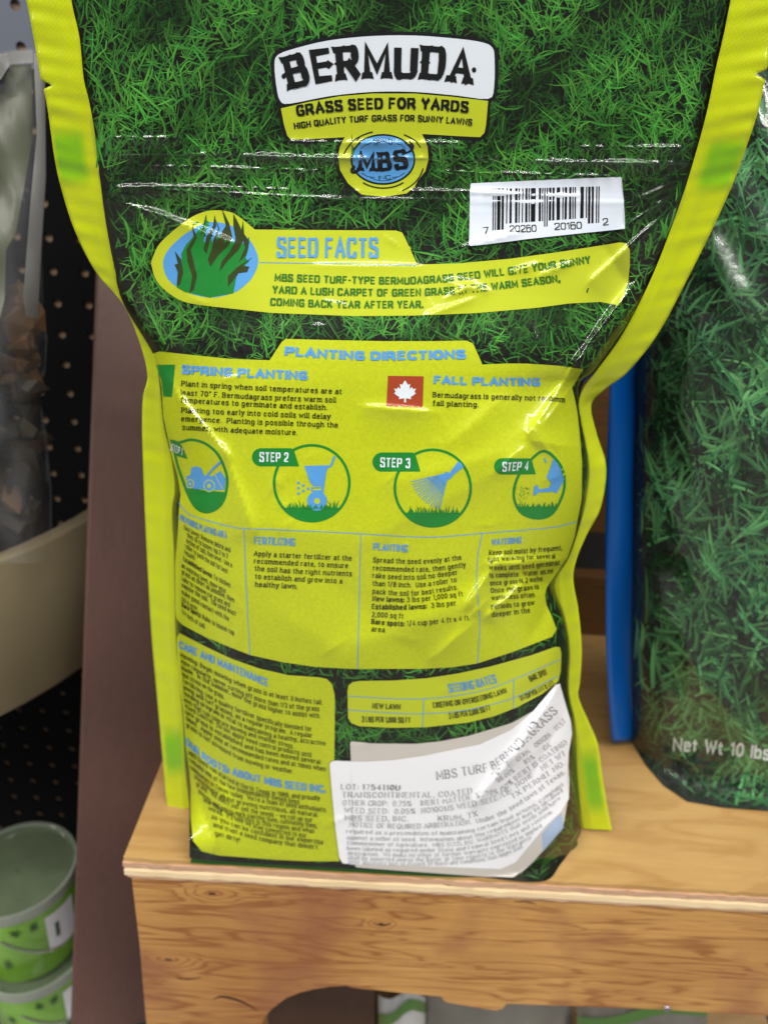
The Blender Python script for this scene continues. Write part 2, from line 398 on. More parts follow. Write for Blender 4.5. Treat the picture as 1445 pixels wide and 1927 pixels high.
# styles: wv = stem weight, wh = bar weight (in sixths of cap height), serif half width, gap = letter spacing
STY = {
 'slab': dict(wv=.95, wh=.74, ser=.55, gap=2.35, sp=1.5, rd=1),
 'slabb': dict(wv=1.5, wh=.9, ser=.4, gap=2.6, sp=1.5, rd=1),
 'times': dict(rd=1, wv=.62, wh=.3, ser=.42, gap=2.3, sp=1.6),
 'timesb': dict(rd=1, wv=1.15, wh=.4, ser=.45, gap=2.6, sp=1.6),
 'sans': dict(wv=.7, wh=.66, ser=0, gap=1.3, sp=2.2),
 'bold': dict(xs=1.0, wv=1.6, wh=1.25, ser=0, gap=2.6, sp=1.9),
 'sans2': dict(wv=1.0, wh=.95, ser=0, gap=1.9, sp=2.4, rd=1),
 'black': dict(wv=2.3, wh=1.6, ser=0, gap=3.2, sp=2.2, rd=1, xs=1.4),
 'western': dict(wv=1.95, wh=1.05, ser=.75, gap=2.9, sp=2.0, spur=1),
}
def lettering(sh, text, base, cap, m, style='slab', off=.00028, up=None, slant=0, bold=None):
    """text fitted along the polyline base (first to last point); up = direction of the stems"""
    S = STY[style]; SB = STY.get(bold or style+'b', S)
    base = crom(base, 5) if len(base) > 2 else base
    b = np.array(base, float); seg = np.linalg.norm(np.diff(b, axis=0), axis=1); cum = np.concatenate([[0], np.cumsum(seg)])
    tot = cum[-1]; x = 0; items = []; isb = False
    for ch in text:
        if ch == '*': isb = not isb; continue
        st = SB if isb else S
        if ch == ' ': x += st['sp']+st['gap']*.55; continue
        g = GL.get(ch)
        if g is None: continue
        xs_ = st.get('xs', 1.0)
        if xs_ != 1.0: g = (g[0]*xs_, [(k_, [(a_*xs_, b_) for a_, b_ in p_]) for k_, p_ in g[1]])
        x += st['gap']*.25+st['wv']*.25
        items.append((x, g, st, ch)); x += g[0]+st['gap']*.75-st['wv']*.25
    x0 = items[0][0]-.4; x1 = x-1.0
    kx = tot/(x1-x0)
    capf = cap if callable(cap) else (lambda t: cap)
    for xo, g, st, ch in items:
        wv, wh, ser = st['wv'], st['wh'], st['ser']
        rr = kx/((cap(0) if callable(cap) else cap)/6)
        if ser == 0 and rr < .9: wh *= max(rr, .5)**.8; wv *= 1.1
        polys = []
        def width(a, c):
            d = (c-a)/(np.linalg.norm(c-a)+1e-9); return wv*abs(d[1])+wh*abs(d[0]) if abs(d[1]) < .3 or abs(d[0]) < .3 or not style.startswith(('times', 'west')) else (wv if d[0]*d[1] < 0 else wh*1.3)
        for kind, pts in g[1]:
            if kind == 'd':
                r = max(wv*.62, .5); cx, cy = pts[0]; cy = cy+(r*.6 if cy < 3 else 0)
                polys.append([(cx+r*math.cos(a*math.pi/3), cy+r*math.sin(a*math.pi/3)) for a in range(6)]); continue
            sy = (6-wh)/6; P = [np.array((q[0], q[1]*sy+wh/2)) for q in pts]
            if kind == 'o' and st.get('rd'):
                xa, xb = min(q[0] for q in P), max(q[0] for q in P); ya, yb = min(q[1] for q in P)+.04, max(q[1] for q in P)-.04
                P = [np.array(((xa+xb)/2+(xb-xa)/2*math.cos(t*math.pi/8), (ya+yb)/2+(yb-ya)/2*math.sin(t*math.pi/8))) for t in range(17)]
            elif kind == 'c' and st.get('rd') and len(P) > 2:
                P = [P[0]]+[(P[q-1]+5*P[q]+P[q+1])/7 for q in range(1, len(P)-1)]+[P[-1]]; P = [np.array(q) for q in chaikin(P, 2)]
            elif kind == 'o': P = [np.array(q) for q in chaikin(P, 2, True)]; P.append(P[0])
            elif kind == 'c': P = [np.array(q) for q in chaikin(P, 2)]
            n = len(P); L = []
            dirs = [(P[i+1]-P[i])/(np.linalg.norm(P[i+1]-P[i])+1e-9) for i in range(n-1)]
            if kind == 'l':
                e0, e1 = P[0].copy(), P[-1].copy()
                P[0] = P[0]-dirs[0]*wh/2; P[-1] = P[-1]+dirs[-1]*wh/2
                if ser:
                    for q, e, d in ((pts[0], e0, dirs[0]), (pts[-1], e1, dirs[-1])):
                        if abs(d[1]) > abs(d[0])*1.3 and (q[1] in (0, 6, 4.2, -2)) and not ch.isdigit() and not (ch == 'T' and q[1] == 6) and not (ch == 'Y' and q[1] != 6 and q[1] != 0):
                            lo = -ser-wv/2; hi = ser+wv/2
                            if ch.islower() and q[1] in (6, 4.2) and ch not in 'vwxyk': hi = wv/2
                            if ch.islower() and ch in 'adu' and q[1] == 0: lo = -wv/2
                            t = wh*.5 if wh > .3 else .2
                            if st.get('spur'): polys.append([(e[0]+lo, e[1]-t*1.3), (e[0], e[1]-t*.8), (e[0]+hi, e[1]-t*1.3), (e[0]+hi*.75, e[1]+t*1.1), (e[0]+lo*.75, e[1]+t*1.1)] if q[1] < 3 else [(e[0]+lo*.75, e[1]-t*1.1), (e[0]+hi*.75, e[1]-t*1.1), (e[0]+hi, e[1]+t*1.3), (e[0], e[1]+t*.8), (e[0]+lo, e[1]+t*1.3)])
                            else: polys.append([(e[0]+lo, e[1]-t), (e[0]+hi, e[1]-t), (e[0]+hi, e[1]+t), (e[0]+lo, e[1]+t)])
                if st.get('spur') and pts[0][0] == pts[-1][0] and abs(pts[0][1]-pts[-1][1]) == 6:
                    c_ = (e0+e1)/2; polys.append([(c_[0]-wv*.5-.5, c_[1]), (c_[0], c_[1]-.8), (c_[0]+wv*.5+.4, c_[1]), (c_[0], c_[1]+.8)])
            for i in range(n):
                da = dirs[i-1] if i > 0 else dirs[0]; db = dirs[i] if i < n-1 else dirs[-1]
                if kind == 'o' and i in (0, n-1): da, db = dirs[-1], dirs[0]
                na = np.array((-da[1], da[0])); nb = np.array((-db[1], db[0])); nn = na+nb; l = np.linalg.norm(nn)
                nn = nn/l if l > .2 else na
                k = 1/max(.8 if wv > 1.2 else .6, float(nn @ na))
                a, c = (P[i-1], P[i]) if i > 0 else (P[0], P[1])
                a2, c2 = (P[i], P[i+1]) if i < n-1 else (P[-2], P[-1])
                ww = (width(a, c)+width(a2, c2))/2 if kind != 'l' else max(width(a, c), width(a2, c2)) if False else (width(a, c)+width(a2, c2))/2
                L.append((P[i]+nn*k*ww/2, P[i]-nn*k*ww/2))
            for i in range(n-1): polys.append([L[i][0], L[i][1], L[i+1][1], L[i+1][0]])
        for k, poly in enumerate(polys):
            out = []
            for q in poly:
                gx = (xo+q[0]-x0)*kx; gx = gx + slant*q[1]*cap/6 if not callable(cap) else gx
                # position along baseline uses the glyph's own x so that letters bend with it
                t = min(max(gx, 0), tot-1e-6); i = min(int(np.searchsorted(cum, t, 'right'))-1, len(seg)-1)
                d = (b[i+1]-b[i])/seg[i]; p = b[i]+d*(gx-cum[i])
                u = np.array(up) if up is not None else np.array((d[1], -d[0]))
                out.append(tuple(p+u*q[1]/6*capf(gx/tot)))
            if len(out) == 4 and cap_big(cap):
                sub_quad(sh, out, off+k*.000003, m)
            else: sh.raw(out, [tuple(range(len(out)))], off+k*.000003, m)
def cap_big(c): return (not callable(c)) and c > 30
def sub_quad(sh, q, off, m, n=4):
    q = [np.array(x) for x in q]; pts = []
    for j in range(n+1):
        for i in range(n+1):
            s, t = i/n, j/n
            pts.append(tuple((q[0]*(1-s)+q[1]*s)*(1-t)+(q[3]*(1-s)+q[2]*s)*t))
    sh.raw(pts, [(j*(n+1)+i, j*(n+1)+i+1, (j+1)*(n+1)+i+1, (j+1)*(n+1)+i) for j in range(n) for i in range(n)], off, m)

def turf(sh, region, n, lmin, lmax, wmin, wmax, pal, off0=.00002, off1=.00009, avoid=(), seed=1, spread=75, m='blade', gain=1.0):
    rg = np.random.RandomState(seed)
    xs = [q[0] for q in region]; ys = [q[1] for q in region]
    k = 0; X = rg.uniform(min(xs), max(xs), n*3); Y = rg.uniform(min(ys), max(ys), n*3)
    ok = inpoly(X, Y, region)
    for a in avoid: ok &= ~inpoly(X, Y, a)
    X, Y = X[ok][:n], Y[ok][:n]; N = len(X)
    # tufts: blades fan out of shared roots
    R = max(1, N//7); rx = rg.uniform(min(xs), max(xs), R); ry = rg.uniform(min(ys), max(ys), R)
    fan = rg.normal(0, 22, N)
    clump = np.sin(X*.013+1.3)*np.cos(Y*.017)+.7*np.sin(X*.031+Y*.027)
    ang = np.radians(90+rg.normal(0, spread, N)+20*clump)
    ln = lmin+(lmax-lmin)*rg.beta(1.3, 2.6, N); wd = rg.uniform(wmin, wmax, N)
    bend = rg.normal(0, .35, N); br = rg.beta(1.5, 1.7, N); off = off0+(off1-off0)*(br*.8+.2*rg.uniform(size=N))
    hue = rg.uniform(size=N); dim = np.clip(.66+.40*clump+.22*np.sin(X*.071+Y*.05)*np.cos(Y*.063-X*.02), .14, 1.15)
    mi = sh.mi(M[m]); ns = 4; L_all = []
    for i in range(N):
        a = ang[i]; x, y = X[i], Y[i]; pts = []
        for j in range(ns+1):
            t = j/ns; aa = a+bend[i]*(t-.4)*1.6
            w_ = wd[i]*(.55+1.0*t-1.5*t*t)*.9 if j < ns else .15
            nx, ny = math.sin(aa), math.cos(aa)
            pts += [(x+nx*w_/2, y+ny*w_/2), (x, y), (x-nx*w_/2, y-ny*w_/2)]
            x += math.cos(aa)*ln[i]/ns; y -= math.sin(aa)*ln[i]/ns
        L_all.append(pts)
    T = np.array(L_all); keep = inpoly(T[:, 0, 0], T[:, 0, 1], region) & inpoly(T[:, -2, 0], T[:, -2, 1], region) & inpoly(T[:, 7, 0], T[:, 7, 1], region)
    for i in np.nonzero(keep)[0]:
        pts = L_all[i]
        c = np.array(pal[0])*(1-br[i])+np.array(pal[1])*br[i]
        c = c*(1-hue[i]*.35)+np.array(pal[2])*br[i]*hue[i]*.35; c = c*dim[i]*gain
        b = len(sh.v)
        for q, p in enumerate(pts):
            t = (q//3)/ns; s = (.62, 1.0, 1.18)[q % 3]*(.7+.5*t)
            sh.v.append((p[0], p[1], off[i])); sh.c.append((c[0]*s, c[1]*s, c[2]*s, 1))
        for j in range(ns):
            for h in (0, 1): sh.f.append((b+3*j+h, b+3*j+h+1, b+3*j+h+4, b+3*j+h+3)); sh.m.append(mi)

def prof(keys):
    ks = np.array(keys, float)
    return lambda t: np.interp(t, ks[:, 0], ks[:, 1])
def smooth_prof(keys):
    q = crom(keys, 6); ks = np.array(q); o = np.argsort(ks[:, 0], kind='stable'); ks = ks[o]
    return lambda t: np.interp(t, ks[:, 0], ks[:, 1])
def sstep(a, b, x):
    t = np.clip((x-a)/(b-a), 0, 1); return t*t*(3-2*t)
def seg_dist(px, py, a, b):
    ax, ay = a; bx, by = b; vx, vy = bx-ax, by-ay; L2 = vx*vx+vy*vy; L = math.sqrt(L2)
    t = ((px-ax)*vx+(py-ay)*vy)/L2; tc = np.clip(t, 0, 1)
    sd = ((px-ax)*vy-(py-ay)*vx)/L
    ex = np.maximum(np.abs(t-tc)*L, 0)
    return sd, ex, tc
#@@POUCH
# ================================================================== the seed pouch
Lk = [(-140, 108), (0, 133), (120, 152), (250, 174), (330, 188), (400, 197), (500, 214), (570, 232), (665, 288), (720, 300), (800, 308), (860, 322), (920, 330), (960, 324), (1050, 328), (1200, 331), (1350, 344), (1450, 349), (1515, 356), (1560, 357), (1700, 357)]
Rk = [(-140, 1420), (0, 1376), (170, 1341), (300, 1312), (380, 1290), (480, 1248), (590, 1198), (690, 1128), (725, 1094), (775, 1092), (870, 1108), (930, 1104), (985, 1092), (1050, 1070), (1085, 1048), (1110, 1044), (1160, 1062), (1220, 1072), (1300, 1070), (1360, 1082), (1450, 1086), (1540, 1093), (1575, 1090), (1660, 1050), (1700, 1040)]
Lf, Rf = smooth_prof(Lk), smooth_prof(Rk)
BULGE = smooth_prof([(-140, .002), (0, .003), (200, .005), (350, .007), (450, .014), (560, .026), (680, .038), (800, .044), (1000, .050), (1200, .050), (1400, .045), (1560, .040), (1700, .040)])
SEAM = smooth_prof([(-140, .012), (0, .016), (350, .024), (600, .034), (900, .040), (1300, .038), (1540, .034), (1700, .034)])
# folds and dents of the film: (from, to, width px, height m)
FOLDS = [
 ((1180, 548), (1085, 680), (8, 90), .0036), ((1085, 680), (1003, 806), (7, 70), .0026), ((1198, 560), (1100, 694), (5, 20), .0019), ((1100, 694), (1030, 786), (5, 20), .0010), ((1003, 806), (1052, 880), (30, 6), .0016), ((1020, 800), (1062, 868), (20, 5), .0008),
 ((1285, 372), (1118, 522), (6, 25), .0013), ((1245, 380), (1180, 425), (5, 14), .0007), ((1255, 350), (1205, 372), (5, 12), .0006), ((1120, 850), (1010, 830), 14, .0009),
 ((195, 372), (300, 404), (22, 5), .0008), ((296, 402), (425, 452), (24, 5), .0012), ((205, 420), (250, 560), (8, 20), .0008), ((180, 356), (240, 366), (12, 5), .0006),
 ((305, 690), (345, 755), (24, 5), .0012), ((345, 755), (425, 850), (30, 6), .0014), ((425, 850), (475, 990), (45, 10), .0016), ((338, 860), (345, 1000), 16, -.0012),
 ((700, 766), (795, 774), (30, 6), .0011), ((862, 822), (925, 768), (40, 14), .0012), ((760, 905), (965, 850), (40, 20), .0009),
 ((885, 1130), (932, 1062), (25, 6), .0022), ((932, 1060), (1054, 1052), (25, 6), .0018), ((925, 1150), (975, 1105), (18, 5), .0016), ((975, 1105), (1012, 1118), (18, 5), .0013), ((980, 1092), (1000, 1100), (8, 4), .0009),
 ((700, 1205), (900, 1130), 40, .0018), ((820, 1232), (880, 1180), (30, 10), .0012), ((1010, 1180), (1060, 1090), 20, -.0024), ((880, 1165), (905, 1140), (12, 5), .0007),
 ((520, 925), (620, 1200), 60, .0010), ((600, 1075), (780, 1230), 50, -.0010), ((960, 870), (700, 1010), (50, 22), .0008),
 ((352, 1380), (425, 1500), (25, 7), .0014), ((425, 1500), (400, 1600), (20, 8), .0011), ((345, 1420), (395, 1560), 12, -.0012), ((380, 1000), (360, 1180), 24, .0010),
 ((900, 1500), (965, 1420), (20, 7), .0020), ((965, 1420), (1052, 1285), (24, 7), .0024), ((930, 1330), (1060, 1220), 30, .0010), ((1000, 1640), (1090, 1500), 24, .0016),
 ((1000, 1455), (1060, 1340), 14, -.0016), ((860, 535), (905, 545), (14, 5), .0009), ((855, 553), (870, 545), (10, 4), .0008), ((1030, 512), (1060, 500), (10, 4), .0008), ((975, 508), (1000, 500), (10, 4), .0006), ((815, 590), (880, 566), (12, 5), .0007),
 ((600, 500), (780, 503), (14, 5), .0003), ((885, 462), (965, 440), (14, 4), .0007), ((240, 590), (430, 600), 30, -.0006), ((640, 380), (900, 400), 24, .0004),
 ((182, 352), (620, 374), (12, 4), .0005), ((620, 374), (1290, 384), (12, 5), .0003), ((1140, 470), (1190, 560), 18, -.0010), ((1070, 870), (1100, 1000), 30, .0008),
 ((1084, 740), (1092, 930), (5, 12), .0016), ((940, 880), (975, 850), (12, 5), .0006), ((470, 980), (620, 1010), 26, .0005), ((540, 1160), (640, 1230), 30, .0006),
]
_rf = np.random.RandomState(12)
for _ in range(85):      # small seed-pressed crinkles of the filled part
    x_, y_ = _rf.uniform(350, 1080), _rf.uniform(400, 1600); a_ = _rf.uniform(0, math.pi); l_ = _rf.uniform(10, 46)
    FOLDS.append(((x_, y_), (x_+l_*math.cos(a_), y_+l_*math.sin(a_)), (_rf.uniform(5, 8), _rf.uniform(2.5, 7)), _rf.uniform(.00008, .0003)))
_rg = np.random.RandomState(3); WAVES = [(_rg.uniform(.006, .035), _rg.uniform(0, math.pi), _rg.uniform(0, 6.28)) for _ in range(14)]
def relief(px, py):
    px, py = np.broadcast_arrays(np.asarray(px, float), np.asarray(py, float)); shp = px.shape; px = px.ravel(); py = py.ravel()
    h = np.zeros(px.shape)
    for a, b, wd, am in FOLDS:
        w0, w1 = wd if isinstance(wd, tuple) else (wd*1.3, wd*.8); big = max(w0, w1)
        mg = max(8*big, 60); ix = np.nonzero((px > min(a[0], b[0])-mg) & (px < max(a[0], b[0])+mg) & (py > min(a[1], b[1])-mg) & (py < max(a[1], b[1])+mg))[0]
        if not len(ix): continue
        sd, ex, t = seg_dist(px[ix], py[ix], a, b)
        s = np.where(sd > 0, w1, w0); wx = (w0+w1)/2 if min(w0, w1) > 12 else (14 if big > 8 else 7); c = 1.6 if min(w0, w1) < 12 else min(w0, w1)*.5
        h[ix] += 1.75*am*np.exp(-(np.sqrt(sd*sd+c*c)-c)/s)*np.exp(-(ex/(wx*1.3))**2)*(.7+.3*np.sin(math.pi*t))
    h = h.reshape(shp); px = px.reshape(shp); py = py.reshape(shp)
    for k, an, ph in WAVES:
        h = h + .000035/k*.006*np.sin(k*(px*math.cos(an)+py*math.sin(an))+ph)*3
    # zip track: three slim ribs across the pouch and a shallow step under them
    ins = sstep(175, 215, px)*(1-sstep(1270, 1310, px))
    for y0, wd, am, ph in ((259, 4.2, .0011, 0), (288, 5.0, .0014, 1.4), (313, 4, .0008, 2.9), (350, 4.2, .0010, 4.0)):
        yy = y0+.018*(px-180)+1.5*np.sin(px*.013); d_ = py-yy; c_ = .9
        m_ = np.clip(.45+.55*np.sin(px*.011+ph)+.30*np.sin(px*.047+ph*2)+.22*np.sin(px*.23+ph), .08, 1.25)
        h = h+am*m_*np.exp(-(np.sqrt(d_*d_+c_*c_)-c_)/np.where(d_ < 0, wd, wd*3.2))*ins
    return h
def pouch_y(px, py):
    l, r = Lf(py), Rf(py); a = np.clip((px-l)/(r-l), 0, 1); x = np.abs(2*a-1)
    n = 2.2+2.0*sstep(500, 900, py); q = np.maximum(1-x**n, 0)**.62
    e = sstep(1470, 1600, py)*np.where(a < .5, 1, .25)
    q = q*(1-e)+e
    edge = np.minimum(1, np.minimum(a, 1-a)*22)
    y = SEAM(py)-BULGE(py)*q-relief(px, py)*edge
    # lower face comes back to rest on the shelf
    d = rays(px, py); yz = CAM[1]+d[..., 1]*((.0008-CAM[2])/np.minimum(d[..., 2], -.02))
    yz = np.where(d[..., 2] > -.05, 9, yz)
    return np.minimum(y, yz)
pouch_surf = Surf(pouch_y)
ys_ = list(np.arange(-110, 1600, 12.0))
left = [(float(Lf(y)), float(y)) for y in ys_+[1606, 1614]]
right = [(float(Rf(y)), float(y)) for y in ys_ if y < 1572][::-1]
bottom = crom([(357, 1614), (420, 1621), (600, 1631), (760, 1640), (900, 1650), (1018, 1659), (1055, 1625), (1090, 1574)], 6)
OUT = left+bottom[1:-1]+right
pouch = empty('seed_pouch', tuple(at_z(np.array(700.), np.array(1560.), 0)))
tag(pouch, 'large lime edged pouch of grass seed standing back side out at the shelf front', 'seed pouch')
# film: front, with printed turf
sh = Sheet(pouch_surf); sh.area(OUT, 0, M['soil']); front = sh.build('front_panel', pouch)
# panels' outlines (print)
WHITE = crom([(517, 122), (524, 103), (560, 90), (620, 76), (700, 68), (780, 67), (860, 73), (908, 80), (926, 90), (930, 110), (929, 165), (918, 186), (860, 180), (780, 173), (700, 173), (620, 181), (546, 195), (528, 190), (521, 165)], 3, True)
YEL = [(529, 204), (580, 192), (640, 181), (700, 176), (780, 176), (850, 182), (918, 190), (914, 235), (911, 250), (903, 258), (860, 256), (794, 252), (804, 275), (806, 300), (800, 322), (786, 340), (780, 352), (765, 364), (722, 371), (680, 366), (655, 345), (640, 320), (636, 295), (640, 275), (649, 258), (600, 261), (548, 263), (541, 255), (535, 235)]
FACTS = crom([(285, 494), (298, 463), (320, 440), (345, 420), (370, 404), (399, 396), (434, 399), (457, 413), (480, 432)], 4)+[(600, 433), (745, 434), (757, 438), (770, 465), (785, 498), (860, 496), (960, 487), (1060, 473), (1165, 456), (1178, 458), (1184, 470), (1184, 500), (1180, 535), (1172, 560), (1162, 575), (1129, 568), (1070, 571), (1012, 579), (900, 589), (780, 594), (666, 595), (511, 589)]+crom([(403, 577), (348, 568), (314, 548), (294, 525), (285, 494)], 4)[:-1]
DIRS = [(288, 666), (301, 661), (355, 667), (430, 675), (508, 678), (531, 643), (538, 638), (620, 640), (720, 642), (818, 642), (877, 641), (889, 646), (898, 665), (907, 686), (950, 684), (991, 684), (1050, 688), (1096, 694), (1086, 712), (1075, 729), (1080, 750), (1085, 775), (1090, 820), (1094, 872), (1093, 941), (1086, 976), (1080, 1010), (1067, 1048), (1043, 1082), (1028, 1104), (1024, 1120), (1027, 1138), (1037, 1160), (1046, 1184), (1038, 1198), (965, 1226), (897, 1248), (850, 1255), (796, 1258), (660, 1258), (591, 1254), (530, 1245), (471, 1232), (430, 1216), (387, 1198), (345, 1176), (334, 1165), (331, 1149), (331, 1062), (336, 1000), (338, 960), (341, 930), (336, 895), (326, 862), (320, 834), (309, 783), (306, 730), (298, 690)]
CARE = [(334, 1200), (339, 1191), (385, 1215), (438, 1240), (490, 1258), (543, 1270), (600, 1274), (615, 1277), (625, 1287), (630, 1308), (630, 1360), (629, 1427), (630, 1505), (634, 1560), (639, 1620), (580, 1620), (517, 1617), (411, 1609), (380, 1601), (364, 1582), (360, 1540), (360, 1480), (356, 1440), (351, 1405), (346, 1335), (336, 1269)]
RATES = [(654, 1300), (656, 1289), (664, 1283), (676, 1281), (740, 1280), (801, 1276), (860, 1267), (921, 1254), (1001, 1232), (1044, 1217), (1052, 1218), (1055, 1228), (1054, 1262), (1049, 1282), (1020, 1305), (973, 1330), (930, 1347), (881, 1359), (801, 1368), (740, 1369), (676, 1366), (661, 1360), (655, 1350)]
BACKL = [(659, 1393), (700, 1397), (781, 1398), (830, 1393), (881, 1383), (961, 1359), (1010, 1332), (1048, 1320), (1066, 1400), (1066, 1503), (1058, 1552), (1036, 1582), (1000, 1622), (966, 1653), (900, 1647), (760, 1637), (668, 1630)]
LOT = [(621, 1440), (622, 1432), (630, 1429), (680, 1431), (740, 1428), (801, 1419), (901, 1399), (961, 1371), (1001, 1337), (1026, 1308), (1042, 1288), (1050, 1286), (1054, 1300), (1060, 1322), (1071, 1358), (1073, 1380), (1067, 1415), (1066, 1440), (1068, 1471), (1067, 1503), (1052, 1527), (1026, 1551), (993, 1591), (969, 1620), (941, 1633), (841, 1629), (740, 1626), (660, 1624), (645, 1622), (639, 1612), (632, 1560), (626, 1500)]
BAR = [(885, 345), (1000, 339), (1100, 334), (1168, 332), (1172, 380), (1175, 430), (1100, 438), (1000, 449), (882, 463), (883, 400)]
PAL = ((.008, .05, .012), (.065, .42, .05), (.30, .58, .07))
sh = Sheet(pouch_surf)
rg_in = grow(OUT, -5)
turf(sh, rg_in, 10500, 13, 55, 2.0, 5.4, PAL, avoid=(WHITE, FACTS, DIRS, CARE, RATES, LOT), seed=4, spread=70)
turf(sh, [(120, -100), (1390, -100), (1290, 400), (1100, 660), (300, 650), (190, 380)], 2600, 36, 105, 3.2, 7.5, PAL, off0=.00004, avoid=(WHITE, FACTS), seed=8, spread=42)
sh.build('grass_print', front, kind='stuff', label='printed photo of dense green grass blades')

def panel(name, label, polys):
    s = Sheet(pouch_surf)
    for poly, off, mt in polys: s.area(poly, off, M[mt])
    return s.build(name, pouch, label=label)
badge = panel('title_badge', 'black outlined title badge with white top, lime band and round logo', [(grow(WHITE, 7), .00013, 'black'), (grow(YEL, 7), .00013+.000004, 'black'), (YEL, .00017, 'limeflat'), (WHITE, .000175, 'white'), (ell(720.5, 300, 61, 48, 40), .00020, 'black'), (ell(720.5, 300, 57.5, 44.5, 40), .00023, 'blue')])
def words(name, parent, rows, label=None):
    s = Sheet(pouch_surf)
    for r in rows: lettering(s, *r[:-1], **r[-1])
    return s.build(name, parent, label=label) if label else s.build(name, parent)
words('title_lettering', badge, [
 ('BERMUDA', [(549, 168), (600, 156), (660, 149), (722, 147), (800, 149), (884, 158)], 63, M['black'], dict(style='western', off=.00026)),
 ('GRASS SEED FOR YARDS', [(560, 219), (640, 209), (722, 205), (800, 206), (880, 212)], 21, M['black'], dict(style='black', off=.00026)),
 ('HIGH QUALITY TURF GRASS FOR SUNNY LAWNS', [(555, 243), (640, 232), (722, 228), (800, 229), (887, 236)], 12, M['black'], dict(style='bold', off=.00026)),
 ('SEED', [(704, 271), (720, 268), (737, 271)], 8.5, M['ink'], dict(style='sans', off=.00026)),
 ('INC', [(712, 338), (734, 337)], 7.5, M['ink'], dict(style='sans', off=.00026)),
 ('MBS', [(676, 321), (720, 322), (768, 316)], 36, M['black'], dict(style='western', off=.00028)),
])
for x, y in ((534.5, 143.5), (891.5, 131.5)):
    s = Sheet(pouch_surf); s.area(ell(x, y, 4.2, 5, 12), .00026, M['black']); s.build('dot', badge)
def swash(name, pts, wd, m_='black', off=.00026):
    s = Sheet(pouch_surf); s.stroke(pts, wd, off, M[m_]); s.build(name, badge)
swash('logo_swash', crom([(668, 312), (662, 318), (664, 324), (674, 321), (680, 312)], 4), 5, off=.000262)
swash('logo_swash', crom([(768, 270), (776, 274), (772, 284), (758, 290)], 4), lambda t: 6*(1-t)+2, off=.000264)
for pts, wd in ((ell(721, 306, 76, 60, 14, 105, 165), 2.2), (ell(721, 306, 76, 60, 14, -62, -10), 2.2), (ell(721, 300, 78, 54, 14, 25, 60), 2.2), (ell(721, 296, 66, 58, 16, 235, 305), 2.4), (ell(721, 288, 52, 52, 16, 242, 300), 1.0)): swash('logo_arc', pts, wd)
for sx in (-1, 1):
    swash('logo_rule', [(721+sx*20, 268), (721+sx*34, 272), (721+sx*42, 279)], 1.1, 'ink'); swash('logo_rule', [(721+sx*16, 334), (721+sx*30, 332), (721+sx*40, 325)], 1.1, 'ink')

banner = panel('facts_banner', 'lime banner with a tuft of grass on a blue disc', [(FACTS, .00014, 'limeflat')])
s = Sheet(pouch_surf)
BLOB = crom([(308, 494), (317, 471), (335, 452), (356, 436), (395, 418), (434, 424), (458, 440), (475, 458), (487, 490), (476, 521), (458, 540), (438, 552), (395, 560), (348, 548), (317, 525)], 3, True)
s.area(BLOB, .00018, M['blue'])
TUFT = [(333, 540), (340, 520), (344, 500), (342, 478), (350, 462), (360, 450), (372, 436), (384, 420), (389, 404), (391, 425), (384, 452), (392, 470), (396, 440), (402, 462), (410, 440), (418, 458), (432, 448), (440, 458), (452, 438), (458, 420), (460, 440), (456, 460), (470, 446), (468, 470), (462, 488), (470, 492), (455, 505), (446, 520), (440, 552), (395, 560), (348, 549)]
s.area(TUFT, .00021, M['green'])
for k, b_ in enumerate([[(362, 424), (372, 446), (360, 470), (366, 495), (372, 520), (366, 545), (358, 551), (363, 520), (354, 492), (352, 470), (366, 446)],
 [(405, 404), (408, 425), (396, 450), (390, 478), (384, 470), (390, 444), (402, 425)], [(418, 392), (432, 420), (438, 446), (430, 462), (412, 480), (397, 502), (392, 488), (402, 462), (416, 440), (426, 425)],
 [(440, 402), (452, 425), (460, 450), (450, 470), (430, 490), (414, 510), (418, 492), (434, 472), (444, 450), (440, 425)], [(458, 414), (460, 440), (470, 455), (464, 480), (450, 494), (462, 466), (455, 440)],
 [(330, 472), (342, 488), (346, 512), (340, 536), (334, 537), (336, 512), (330, 498), (336, 496)], [(476, 484), (458, 500), (470, 502), (466, 512), (450, 514), (430, 540), (430, 520), (446, 504)], [(389, 402), (386, 430), (378, 444), (384, 424)], [(403, 405), (412, 430), (402, 452), (400, 470), (408, 450), (414, 430)]]):
    s.area(b_, .00024+k*.000004, M['olive'])
s.build('grass_tuft_emblem', banner)
s = Sheet(pouch_surf); s.stroke([(488, 494), (600, 496), (700, 498), (784, 500)], 1.3, .0002, M['blue']); s.build('blue_rule', banner)
words('facts_lettering', banner, [
 ('SEED FACTS', [(523, 484), (620, 485), (711, 485)], 37, M['blue'], dict(style='bold')),
 ('MBS SEED TURF-TYPE BERMUDAGRASS SEED WILL GIVE YOUR SUNNY', [(518, 529), (660, 534), (798, 534), (950, 518), (1110, 495)], 14, M['gtext'], dict(style='bold')),
 ('YARD A LUSH CARPET OF GREEN GRASS IN THE WARM SEASON,', [(514, 552), (660, 557), (798, 557), (920, 547), (1053, 530)], 14, M['gtext'], dict(style='bold')),
 ('COMING BACK YEAR AFTER YEAR.', [(510, 575), (650, 580), (796, 580)], 14, M['gtext'], dict(style='bold')),
])

